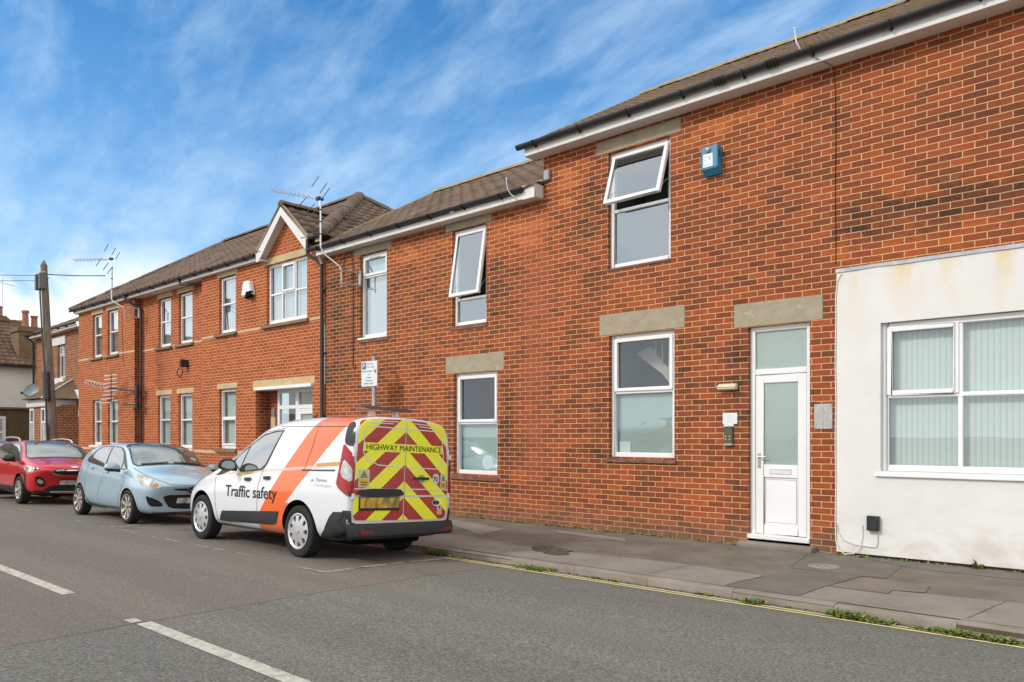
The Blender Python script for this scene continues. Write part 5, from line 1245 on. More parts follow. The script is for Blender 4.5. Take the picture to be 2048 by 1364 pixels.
def van_paint():
    n=NT('van_paint'); P=n.obj(); x,y,z=n.sep(P)[:3]
    # orange livery band leaning forward: piecewise limits in (x,z)
    def piece(z0,x0,z1,x1): return n.math('ADD',x0,n.math('MULTIPLY',n.math('SUBTRACT',z,z0),(x1-x0)/(z1-z0)))
    f1=piece(.25,-.267,.513,-.365); f2=piece(.513,-.365,1.067,-.88); f3=piece(1.067,-.88,1.64,-1.48)
    front=n.math('MAXIMUM',n.math('MINIMUM',f1,9),-9); 
    front=n.math('MINIMUM',n.math('MINIMUM',f1,f2),9); front=n.math('ADD',n.math('MULTIPLY',n.math('LESS_THAN',z,.513),f1),n.math('MULTIPLY',n.math('GREATER_THAN',z,.513),f2))
    r1=piece(.40,-.90,1.0,-1.38); r1=piece(.836,-1.186,1.0,-1.38); r2=piece(1.0,-1.38,1.64,-2.07)
    rear=n.math('ADD',n.math('MULTIPLY',n.math('LESS_THAN',z,1.0),r1),n.math('MULTIPLY',n.math('GREATER_THAN',z,1.0),r2))
    side=n.math('GREATER_THAN',n.math('ABSOLUTE',y),.30)
    k=n.math('MULTIPLY',n.math('LESS_THAN',x,front),n.math('GREATER_THAN',x,rear))
    lowk=n.math('MULTIPLY',n.math('LESS_THAN',z,.62),n.math('MULTIPLY',n.math('LESS_THAN',x,front),n.math('GREATER_THAN',x,-1.0)))
    k=n.math('MAXIMUM',k,lowk)
    inside=n.math('GREATER_THAN',z,.235)
    k=n.math('MULTIPLY',k,inside)
    # retro-reflective cream line along the waist
    wl=n.math('ADD',.945,n.math('MULTIPLY',n.math('SUBTRACT',.15,x),.068)); wd=n.math('LESS_THAN',n.math('ABSOLUTE',n.math('SUBTRACT',z,wl)),.017)
    wk=n.math('MULTIPLY',wd,n.math('LESS_THAN',x,1.3))
    white=(.76,.77,.79,1); col=n.mix(k,white,(.86,.135,.012,1)); col=n.mix(n.math('MULTIPLY',wk,.75),col,(.66,.50,.36,1))
    d=n.noise(P,3,4,.6); col=n.mix(n.math('MULTIPLY',n.math('MULTIPLY',n.math('SUBTRACT',.40,z,clamp=True),2.2,clamp=True),d),col,(.22,.19,.16,1))
    n.bsdf(col,.30,0,.5,1.0,None,.05); return n.m
M_van=van_paint()
vb,bv=car_body(van,'body',vst,M_van,(-1.195,1.205),.365,.305,halfw=.83,archDepth=.30)
for x,sg in ((-1.195,1),(1.205,1),(-1.195,-1),(1.205,-1)): wheel(van,x,sg*.715,.303,.303,.19,'cover',sg,.72)
# underbody filler so one cannot look through
mb=MB(); mb.box(-1.9,1.6,-.50,.50,.19,.30); mb.build('underbody',M_dark,van,bevel=.02)
for V_ in ('L','R'):
    sgn=1 if V_=='L' else -1
    win=[(-.655,1.470),(-.45,1.455),(-.234,1.418),(0,1.318),(.20,1.215),(.36,1.125),(.385,1.075),(.17,.962),(0,.975),(-.30,1.005),(-.40,1.06),(-.47,1.17)]
    big=[(-.685,1.490),(-.45,1.478),(-.215,1.440),(.02,1.338),(.22,1.235),(.40,1.13),(.42,1.06),(.18,.945),(0,.957),(-.33,.988),(-.43,1.05),(-.50,1.165)]
    patch(van,'window_surround',bv,V_,big,M_trim,.003)
    w_=patch(van,'side_window',bv,V_,win,M_cglass,.005)
    seam(van,'window_bar',bv,V_,[[(.075,1.29),(.215,.97)]],.022,M_trim,.007)
    patch(van,'mirror_panel',bv,V_,[(.40,1.13),(.86,.885),(.70,.90),(.40,.975),(.30,1.0)],M_trim,.004)
    mirror_part(van,.25,sgn*.86,1.03,sgn,V_,M_trim,M_trim,1.0,-1,M_cglass)
    patch(van,'rubbing_strip',bv,V_,[(.716,.298),(.60,.429),(-.78,.508),(-.705,.361),(-.61,.340),(-.494,.362),(-.36,.375),(.511,.318),(.47,.298)],M_trim,.012,.05,thick=.0)
    patch(van,'sill_trim',bv,V_,[(.84,.19),(.84,.238),(-.84,.222),(-.84,.19)],M_trim,.004)
    seam(van,'door_gap',bv,V_,[[(.845,.86),(.80,.60),(.76,.25)],[(-.52,1.50),(-.50,1.17),(-.36,.98),(-.29,.80),(-.27,.25)],[(-.55,1.53),(-1.98,1.52),(-2.0,1.48)],[(-.30,.25),(.76,.25)],[(-.70,1.51),(-.25,1.47),(.03,1.36),(.42,1.15),(.84,.89)],[(-1.43,1.66),(-1.38,1.30),(-1.28,1.02)]],.007)
    seam(van,'slide_rail',bv,V_,[[(-1.23,1.013),(-1.885,1.030)]],.018,M_black2,.004)
    for hx,hz in ((-.034,.862),(-.493,.895)):
        patch(van,'door_handle',bv,V_,[(hx+.075,hz+.018),(hx-.07,hz+.026),(hx-.075,hz+.002),(hx-.05,hz-.018),(hx+.06,hz-.022)],M_trim,.010,.02,thick=.012)
    A_v=135*sgn
    patch(van,'rear_quarter_trim',bv,A_v,[(sgn*u,z) for u,z in smooth_poly([(.862,1.345),(.872,1.47),(.895,1.55),(.95,1.58),(.985,1.56),(.985,1.30),(.90,1.31)],1)],M_black2,.004,.02)
    patch(van,'rear_bumper_end',bv,V_,[(-1.575,.18),(-1.575,.275),(-1.70,.36),(-1.83,.52),(-1.90,.575),(-2.09,.585),(-2.10,.18)],M_trim,.010,.04)
    tl=patch(van,'tail_lamp',bv,A_v,[(sgn*u,z) for u,z in smooth_poly([(.785,.865),(.81,1.0),(.835,1.16),(.858,1.335),(.90,1.29),(.99,1.20),(.99,.75),(.93,.755)],1)],M_red,.012,.02)
    patch(tl,'tail_lamp_lens',bv,A_v,[(sgn*u,z) for u,z in smooth_poly([(.875,1.17),(.965,1.07),(.968,.90),(.835,.98)],1)],M_lamp,.016,.02)
    patch(tl,'lamp_lower_band',bv,A_v,[(sgn*u,z) for u,z in [(.93,.765),(.985,.765),(.985,.80),(.88,.83)]],M_redd,.016,.02)
# front lamps, windscreen (face away from the camera)
patch(van,'windscreen',bv,'F',[(-.62,1.44),(.62,1.44),(.70,1.05),(.3,1.09),(-.3,1.09),(-.70,1.05)],M_wglass,.004)
for s in (1,-1): patch(van,'headlamp',bv,50*s,smooth_poly([(-.62*s,.86),(-.78*s,.80),(-.98*s,.66),(-.80*s,.62),(-.64*s,.72)],1),M_lamp,.006)
patch(van,'front_grille',bv,'F',[(-.38,.40),(.38,.40),(.34,.58),(-.34,.58)],M_black2,.004)
# rear doors with chevrons
def chev():
    n=NT('chevron_panel'); x,y,z=n.sep(n.obj())[:3]; ay=n.math('ABSOLUTE',y)
    u=n.math('ADD',z,n.math('MULTIPLY',ay,.80)); t=n.math('FRACT',n.math('DIVIDE',n.math('SUBTRACT',1.88,u),.38))
    red=n.math('LESS_THAN',t,.5)
    band=n.math('MULTIPLY',n.math('LESS_THAN',n.math('ABSOLUTE',n.math('SUBTRACT',z,1.305)),.048),n.math('LESS_THAN',ay,.61))
    low=n.math('LESS_THAN',n.math('ABSOLUTE',n.math('SUBTRACT',z,.752)),.011)
    red=n.math('MULTIPLY',red,n.math('SUBTRACT',1.0,band))
    c=n.mix(red,(.93,.95,.015,1),(.42,.009,.013,1)); c=n.mix(low,c,(.62,.62,.60,1))
    d=n.noise(n.obj(),5,4); c=n.mix(n.math('MULTIPLY',d,.12),c,(.45,.42,.30,1))
    n.bsdf(c,.36,0,.45,.5,None,.12); return n.m
M_chev=chev(); M_pw=simple('white_vinyl_edge',(.74,.70,.72),.4,var=0)
door=[(.60,1.615),(.655,1.59),(.69,1.53),(.705,1.28),(.735,.80),(.745,.60),(.72,.50),(.68,.478),(-.66,.462),(-.70,.50),(-.735,.62),(-.72,.90),(-.70,1.22),(-.665,1.50),(-.62,1.585),(-.56,1.62),(0,1.645)]
rd_=patch(van,'rear_door_panel',bv,'B',smooth_poly(door,2),M_pw,.004,.06)
dd=[(y*.983,(z-1.05)*.984+1.05) for y,z in door]
cp=patch(van,'chevron_sheet',bv,'B',smooth_poly(dd,2),M_chev,.007,.05)
seam(van,'rear_door_gap',bv,'B',[[(0,1.64),(0,.47)]],.009,M_pw,.0085)
seam(van,'rear_door_split',bv,'B',[[(-.006,1.64),(-.006,.47)]],.004,M_seam,.0095)
for wp in [[(.60,1.50),(.55,1.535),(-.52,1.525),(-.58,1.49),(-.625,1.22),(-.60,1.13),(-.50,1.075),(-.03,1.085)],[(.03,1.088),(.40,1.105),(.55,1.16),(.62,1.25),(.61,1.40),(.60,1.50)],[(.735,.838),(.02,.835)],[(-.02,.835),(-.73,.825)]]: seam(van,'panel_pressing',bv,'B',[wp],.012,M_pw,.0092)
seam(van,'door_crease',bv,'B',[[(.55,1.575),(.20,1.58)],[(.40,1.60),(.12,1.606)],[(-.12,1.60),(-.40,1.59)],[(-.2,1.57),(-.5,1.555)]],.010,M_pw,.0094)
# number plate in its black garnish
patch(van,'plate_garnish',bv,'B',smooth_poly([(.69,.775),(.64,.838),(.08,.842),(.015,.79),(.02,.765),(.12,.752),(.60,.752)],1),M_trim,.03,.03,thick=.0)
np_=patch(van,'number_plate_holder',bv,'B',[(.655,.752),(.065,.748),(.068,.592),(.655,.598)],M_black2,.014,.05)
def plate_mat(name,base):
    n=NT(name); P=n.obj(); x,y,z=n.sep(P)[:3]
    a=n.noise(n.comb(n.math('MULTIPLY',y,8.5),0,n.math('MULTIPLY',z,4)),1.0,2,.4,.6); m=n.math('MULTIPLY',n.math('SUBTRACT',a,.50,clamp=True),5,clamp=True)
    c=n.mix(n.math('MULTIPLY',m,.8),c4(base),(.09,.075,.05,1)); n.bsdf(c,.4,0,.4,.4); return n.m
patch(van,'number_plate',bv,'B',[(.64,.742),(.078,.738),(.080,.622),(.64,.626)],plate_mat('blurred_yellow_plate',(.68,.42,.035)),.020,.05)
patch(van,'rear_door_handle',bv,'B',smooth_poly([(-.15,.975),(-.375,.975),(-.39,.96),(-.37,.942),(-.16,.942),(-.14,.96)],1),M_black2,.018,.03,thick=.01)
patch(van,'handle_recess',bv,'B',[(-.27+.055*math.cos(t),.955+.05*math.sin(t)) for t in [2*PI*i/20 for i in range(20)]],simple('grey_recess',(.35,.36,.30),.4),.009,.03)
patch(van,'badge_surround',bv,'B',[(-.525+.072*math.cos(t),.672+.038*math.sin(t)) for t in [2*PI*i/24 for i in range(24)]],M_chrome,.010,.03)
patch(van,'badge',bv,'B',[(-.525+.058*math.cos(t),.672+.028*math.sin(t)) for t in [2*PI*i/24 for i in range(24)]],M_black2,.013,.03)
patch(van,'speed_sticker',bv,'B',[(-.505+.056*math.cos(t),.955+.062*math.sin(t)) for t in [2*PI*i/28 for i in range(28)]],M_pw,.009,.03)
M_ink=simple('green_black_ink',(.012,.035,.014),.5,var=0); M_inkb=simple('black_vinyl',(.018,.018,.020),.4,var=0)
def vtext(name,s,size,y0,z0,mat,off=.011,ux=1.0,bold=.012,space=1.0):
    bm=text2d(s,size,ux,space=space,bold=bold)
    for v in bm.verts: v.co=Vector((y0-v.co.x,z0+v.co.y,0))
    return patch(van,name,bv,'B',None,mat,off,.08,bm=bm)
def fit_w(s,size,space=1.0):
    bm=text2d(s,size,1,space=space); w=max(v.co.x for v in bm.verts); bm.free(); return w
w_=fit_w('HIGHWAY MAINTENANCE',.094); vtext('lettering','HIGHWAY MAINTENANCE',.094,.585,1.274,M_ink,ux=1.165/w_,bold=0,off=.0125)
vtext('lettering','70',.085,-.458,.926,M_inkb,.012,ux=.95,bold=.02)
M_stk=simple('pale_sticker',(.62,.60,.50),.5,var=.03); M_stky=simple('yellow_sticker',(.72,.44,.04),.5,var=.03)
for (ya,yb,za,zb) in ((.672,.520,.855,1.052),(-.585,-.685,.835,1.015),(-.545,-.625,.53,.645)):
    s_=patch(van,'warning_sticker',bv,'B',[(ya,zb),(yb,zb),(yb,za),(ya,za)],M_stk,.0095,.05); zm=za+(zb-za)*.47; yy=(ya+yb)/2; q=(ya-yb)
    patch(s_,'sticker_text_panel',bv,'B',[(ya-q*.08,zm),(yb+q*.08,zm),(yb+q*.08,za+.01),(ya-q*.08,za+.01)],M_stky,.0105,.05)
    patch(s_,'warning_triangle',bv,'B',[(yy,zb-.012),(yy-q*.34,zm+.014),(yy+q*.34,zm+.014)],M_inkb,.0110,.05)
    patch(s_,'warning_triangle_face',bv,'B',[(yy,zb-.028),(yy-q*.24,zm+.022),(yy+q*.24,zm+.022)],M_stky,.0116,.05)
    patch(s_,'warning_symbol',bv,'B',[(yy+.012*math.cos(t),zm+.040+.012*math.sin(t)) for t in [2*PI*i/10 for i in range(10)]],M_inkb,.0122,.05)
    if q>.1:
        seam(s_,'sticker_print',bv,'B',[[(yy+q*.32,za+.055),(yy-q*.32,za+.055)],[(yy+q*.25,za+.028),(yy-q*.25,za+.028)]],.008,M_inkb,.0122)
# rear bumper wraps round under the doors
patch(van,'rear_bumper',bv,'B',[(.80,.60),(.755,.60),(.735,.47),(.66,.452),(-.66,.448),(-.72,.47),(-.75,.60),(-.80,.60),(-.80,.32),(-.66,.29),(.66,.29),(.80,.32)],M_trim,.022,.05)
mb=MB(); mb.prism([(-2.165,.30),(-2.185,.33),(-2.185,.40),(-2.165,.425),(-2.09,.43),(-2.09,.28)],-.70,.70,'y'); 
# (bumper face as a slightly proud moulded bar)
bb=MB(); N_=28
def bx_(y): return -2.115-.055*(1-(abs(y)/.80)**2.6) 
prof=[(.06,.285),(-.01,.293),(-.038,.32),(-.042,.385),(-.02,.44),(.0,.455)]
for i in range(N_):
    ya=-.815+1.63*i/N_; yb=-.815+1.63*(i+1)/N_
    for (p,q) in zip(prof[:-1],prof[1:]): bb.face([(bx_(ya)+p[0],ya,p[1]),(bx_(yb)+p[0],yb,p[1]),(bx_(yb)+q[0],yb,q[1]),(bx_(ya)+q[0],ya,q[1])],0,True)
    bb.face([(bx_(ya)+.06,ya,.285),(bx_(yb)+.06,yb,.285),(bx_(yb)+.3,yb,.27),(bx_(ya)+.3,ya,.27)],0)
bo=bb.build('rear_bumper_bar',M_trim,van)
for y in (.56,-.68): 
    r_=MB(); r_.box(bx_(y)-.048,bx_(y)-.02,y-.10,y+.10,.335,.385); r_.build('rear_reflector',M_redd,van,bevel=.008)
for s in (.735,-.725):
    h_=MB(); h_.box(-2.15,-2.10,s-.02,s+.02,1.19,1.25); h_.box(-2.155,-2.10,s-.02,s+.02,.725,.785); h_.build('door_hinge',M_pw,van,bevel=.006)
# side lettering
bm=text2d('Traffic safety',.205,1.0,bold=.012); w_=max(v.co.x for v in bm.verts)
for v in bm.verts: v.co=Vector((.52-v.co.x*1.255/w_,.628+v.co.y+ v.co.x/w_*.018,0))
patch(van,'lettering',bv,'L',None,M_inkb,.004,.06,bm=bm)
bm=text2d('Traffic safety',.205,1.0,bold=.012)
for v in bm.verts: v.co=Vector((-.74+v.co.x*1.255/w_,.628+v.co.y,0))
patch(van,'lettering',bv,'R',None,M_inkb,.004,.06,bm=bm)
M_greyink=simple('grey_vinyl',(.28,.30,.32),.4,var=0)
bm=text2d('Chevron',.062,1.0)
for v in bm.verts: v.co=Vector((-1.53-v.co.x,.895+v.co.y,0))
patch(van,'lettering',bv,'L',None,M_greyink,.004,.06,bm=bm)
bm=text2d('Traffic Management',.040,1.0)
for v in bm.verts: v.co=Vector((-1.52-v.co.x,.842+v.co.y,0))
patch(van,'lettering',bv,'L',None,simple('pale_grey_vinyl',(.50,.52,.54),.4,var=0),.004,.06,bm=bm)
patch(van,'logo_mark',bv,'L',[(-1.44,.895),(-1.47,.925),(-1.50,.895)],M_greyink,.004)
M_gold=simple('painted_gold_glint',(.55,.33,.05),.3,.3,.5,.6,.1)  # gold reflections off the reflective waist stripe, painted as colour patches
patch(van,'gold_stripe_glint',bv,'L',[(-1.52,1.062),(-1.95,1.092),(-1.95,1.128),(-1.50,1.098)],M_gold,.004); patch(van,'gold_stripe_glint',bv,'L',[(.30,.905),(.22,.945),(-.16,.970),(-.10,.938),(.20,.900)],M_gold,.004)
# beacon bar on the roof, aerial
bar_=MB(); bar_.prism([(-.54,1.785),(-.50,1.803),(.22,1.803),(.27,1.785),(.22,1.772),(-.50,1.772)],-1.66,-1.46,'x'); lb=bar_.build('roof_light_bar',simple('smoked_bar',(.10,.095,.085),.35,.2,.5,.3,.1),van,bevel=.006)
bar_=MB()
for y in (-.32,.06): bar_.prism([(y-.045,1.66),(y+.045,1.66),(y+.02,1.775),(y-.01,1.775)],-1.60,-1.52,'x')
bar_.build('light_bar_foot',M_whitep,van,bevel=.005)
bar_=MB(); bar_.tube([(-.62,.25,1.66),(-.70,.25,1.73)],[.022,.006],8); bar_.build('roof_aerial',M_black,van)

# ------------------------------------------------------------------ HATCHBACK (blue), also used far behind
def fwd(a,lo,hi):
    def f(x,z):
        t=min(1,max(0,(z-lo)/(hi-lo))); return x+a*t*t*(3-2*t)
    return f
def hatch(label,X,Y,paint,scale,group=None,rimmat=None):
    WARP[0]=fwd(.30,.38,.90)
    rl=math.atan(.044)
    c=empty('car',(X,Y,roadz(Y)-.005),label,'car',group); c.rotation_euler=(-rl,0,0); c.scale=scale
    st=[S_(-1.92,[0,.4,.6,.66,.68,.66,.62,.58,.45,0],[.3,.3,.33,.5,.75,.92,1.05,1.15,1.22,1.25]),
    S_(-1.80,[0,.5,.72,.78,.79,.76,.70,.64,.5,0],[.22,.22,.25,.5,.8,.99,1.13,1.26,1.33,1.36]),
    S_(-1.3,[0,.55,.8,.845,.835,.79,.71,.63,.5,0],[.18,.18,.22,.5,.83,1.02,1.24,1.38,1.44,1.46]),
    S_(-.5,[0,.55,.8,.84,.845,.80,.72,.63,.5,0],[.18,.18,.21,.5,.82,.98,1.23,1.415,1.475,1.49]),
    S_(.1,[0,.55,.8,.84,.845,.80,.72,.63,.5,0],[.18,.18,.21,.5,.81,.95,1.20,1.405,1.475,1.495]),
    S_(.40,[0,.55,.8,.84,.845,.80,.735,.65,.5,0],[.18,.18,.21,.5,.80,.93,1.15,1.34,1.41,1.44]),
    S_(.72,[0,.55,.8,.84,.845,.80,.75,.69,.53,0],[.18,.18,.21,.5,.79,.915,1.04,1.15,1.22,1.27]),
    S_(1.02,[0,.55,.8,.84,.845,.80,.765,.715,.54,0],[.18,.18,.21,.5,.77,.90,.96,1.0,1.05,1.085]),
    S_(1.28,[0,.55,.8,.84,.84,.79,.735,.66,.46,0],[.18,.18,.21,.5,.74,.86,.91,.94,.975,.995]),
    S_(1.6,[0,.55,.78,.815,.80,.74,.66,.57,.38,0],[.18,.18,.21,.47,.67,.78,.835,.865,.90,.915]),
    S_(1.84,[0,.5,.69,.73,.71,.64,.56,.46,.29,0],[.18,.18,.22,.43,.60,.69,.745,.775,.80,.81]),
    S_(1.97,[0,.36,.53,.57,.56,.49,.42,.34,.21,0],[.21,.21,.25,.4,.53,.61,.655,.68,.70,.71])]
    b,bh=car_body(c,'body',st,paint,(-1.245,1.245),.345,.30,halfw=.845,archDepth=.28)
    for x,sg in ((-1.245,1),(1.245,1),(-1.245,-1),(1.245,-1)): wheel(c,x,sg*.745,.305,.305,.19,'twin',sg,.77,rimmat or M_rimS)
    mb=MB(); mb.box(-1.6,1.6,-.5,.5,.17,.28); mb.build('underbody',M_dark,c)
    for V_ in ('L','R'):
        sgn=1 if V_=='L' else -1
        patch(c,'window_surround',bh,V_,smooth_poly([(.80,.955),(.66,1.07),(.38,1.28),(.12,1.385),(-.5,1.405),(-.95,1.385),(-1.22,1.28),(-1.40,1.10),(-1.20,1.06),(-.2,.975)],1),M_black2,.003)
        patch(c,'side_window',bh,V_,[(.48,.985),(.47,1.12),(.32,1.27),(.08,1.36),(-.28,1.378),(-.22,1.0)],M_cglass,.006)
        patch(c,'side_window',bh,V_,[(-.30,1.005),(-.35,1.378),(-.80,1.37),(-1.02,1.30),(-1.12,1.08)],M_cglass,.006)
        patch(c,'side_window',bh,V_,[(.53,.98),(.53,1.09),(.70,.975)],M_cglass,.006)
        seam(c,'door_gap',bh,V_,[[(.82,.95),(.84,.55),(.78,.27),(-.20,.25)],[(-.26,1.39),(-.24,.95),(-.22,.27)],[(-.24,.25),(-.80,.27),(-.98,.55),(-1.18,.80),(-1.22,1.05)]],.008)
        for hx,hz in ((-.10,.90),(-.93,.955)): patch(c,'door_handle',bh,V_,[(hx+.09,hz+.018),(hx-.08,hz+.026),(hx-.09,hz-.006),(hx+.08,hz-.014)],paint,.016,.03,thick=.012)
        patch(c,'side_skirt',bh,V_,[(.92,.17),(.95,.27),(.6,.245),(-.72,.25),(-.86,.38),(-.93,.40),(-.90,.17)],paint,.018,.05)
        mirror_part(c,.90,sgn*.89,1.0,sgn,V_,paint,M_trim,1.12,-1)
    # windscreen and bonnet details
    patch(c,'windscreen_surround',bh,'F',smooth_poly([(-.575,1.435),(-.3,1.462),(0,1.468),(.3,1.462),(.575,1.435),(.66,1.22),(.72,1.03),(.5,1.052),(0,1.085),(-.5,1.052),(-.72,1.03),(-.66,1.22)],1),M_black2,.003)
    patch(c,'windscreen',bh,'F',smooth_poly([(-.555,1.415),(-.3,1.44),(0,1.447),(.3,1.44),(.555,1.415),(.64,1.22),(.70,1.05),(.5,1.072),(0,1.105),(-.5,1.072),(-.70,1.05),(-.64,1.22)],1),M_wglass,.006)
    for wp in ([(-.60,1.075),(-.1,1.115)],[(0,1.115),(.55,1.09)]): seam(c,'wiper',bh,'F',[wp],.018,M_black2,.014)
    seam(c,'bonnet_gap',bh,'F',[[(-.735,1.0),(-.70,.90),(-.56,.80),(-.40,.735),(0,.725),(.40,.735),(.56,.80),(.70,.90),(.735,1.0)]],.008)
    for s in (1,-1):
        hl=[(-.56,.90),(-.44,.905),(-.26,.86),(-.10,.79),(.09,.70),(.03,.665),(-.15,.665),(-.36,.70),(-.48,.78)]
        hl=[((-.42-(u+.56)*.92)*s,z) for u,z in hl]
        h_=patch(c,'headlamp',bh,42*s,smooth_poly(hl,2),M_lampw,.008,.03)
        patch(h_,'lamp_projector',bh,42*s,[((-.733+.062*math.cos(t))*s,.765+.062*math.sin(t)) for t in [2*PI*i/18 for i in range(18)]],M_chrome,.013,.03)
        patch(h_,'indicator',bh,42*s,[((-.87+.045*math.cos(t))*s,.715+.035*math.sin(t)) for t in [2*PI*i/14 for i in range(14)]],M_amber,.013,.03)
        fl=[(-.34,.535),(-.20,.49),(-.10,.44),(-.05,.36),(-.10,.335),(-.26,.345),(-.31,.42)]
        fo=patch(c,'fog_lamp_recess',bh,45*s,smooth_poly([((-.78-(u+.34)*.95)*s,z) for u,z in fl],2),M_black2,.005,.03)
        seam(fo,'fog_lamp_slat',bh,45*s,[[(-.84*s,.43),(-1.02*s,.40)]],.018,M_trim,.014)
    patch(c,'grille_slot',bh,'F',smooth_poly([(-.36,.665),(0,.672),(.36,.665),(.30,.635),(.1,.622),(-.1,.622),(-.30,.635)],1),M_black2,.004,.03)
    lg=patch(c,'lower_grille',bh,'F',smooth_poly([(-.50,.545),(0,.555),(.50,.545),(.42,.40),(.34,.31),(0,.285),(-.34,.31),(-.42,.40)],1),M_black2,.004,.04)
    seam(lg,'grille_bar',bh,'F',[[(-.40,.40),(.40,.40)],[(-.36,.35),(.36,.35)]],.012,M_trim,.010)
    patch(c,'number_plate',bh,'F',[(-.235,.505),(.235,.505),(.235,.40),(-.235,.40)],plate_mat('blurred_white_plate',(.62,.63,.65)),.022,.05)
    ring=[(.105*math.cos(t),.648+.07*math.sin(t)) for t in [2*PI*i/24 for i in range(24)]]
    bd=patch(c,'badge',bh,'F',ring,M_chrome,.012,.03); patch(bd,'badge_inner',bh,'F',[(u*.80,(z-.648)*.78+.648) for u,z in ring],M_black2,.016,.03)
    patch(bd,'badge_wings',bh,'F',[[(-.075,.668),(-.04,.668),(0,.640),(.04,.668),(.075,.668),(.03,.615),(0,.625),(-.03,.615)]],M_chrome,.020,.03)
    sp=patch(c,'front_splitter',bh,'F',[(-.62,.235),(0,.245),(.62,.235),(.55,.19),(-.55,.19)],M_trim,.010,.05)
    mb=MB(); mb.tube([(-.9,0,1.48),(-1.12,0,1.62)],[.012,.004],6); mb.build('roof_aerial',M_black,c)
    return c
M_bluep=paintmat('ice_blue_metallic',(.44,.60,.70),.35,.28)
hatch('pale blue hatchback parked with its nose toward the van',-14.02,-3.545,M_bluep,(.855,.87,.89),'parked cars',M_rimB)
hatch('pale silver car mostly hidden behind the red car at the left edge',-23.6,-3.60,paintmat('silver_metallic',(.50,.52,.55),.4,.3),(.88,.87,.90),'parked cars')

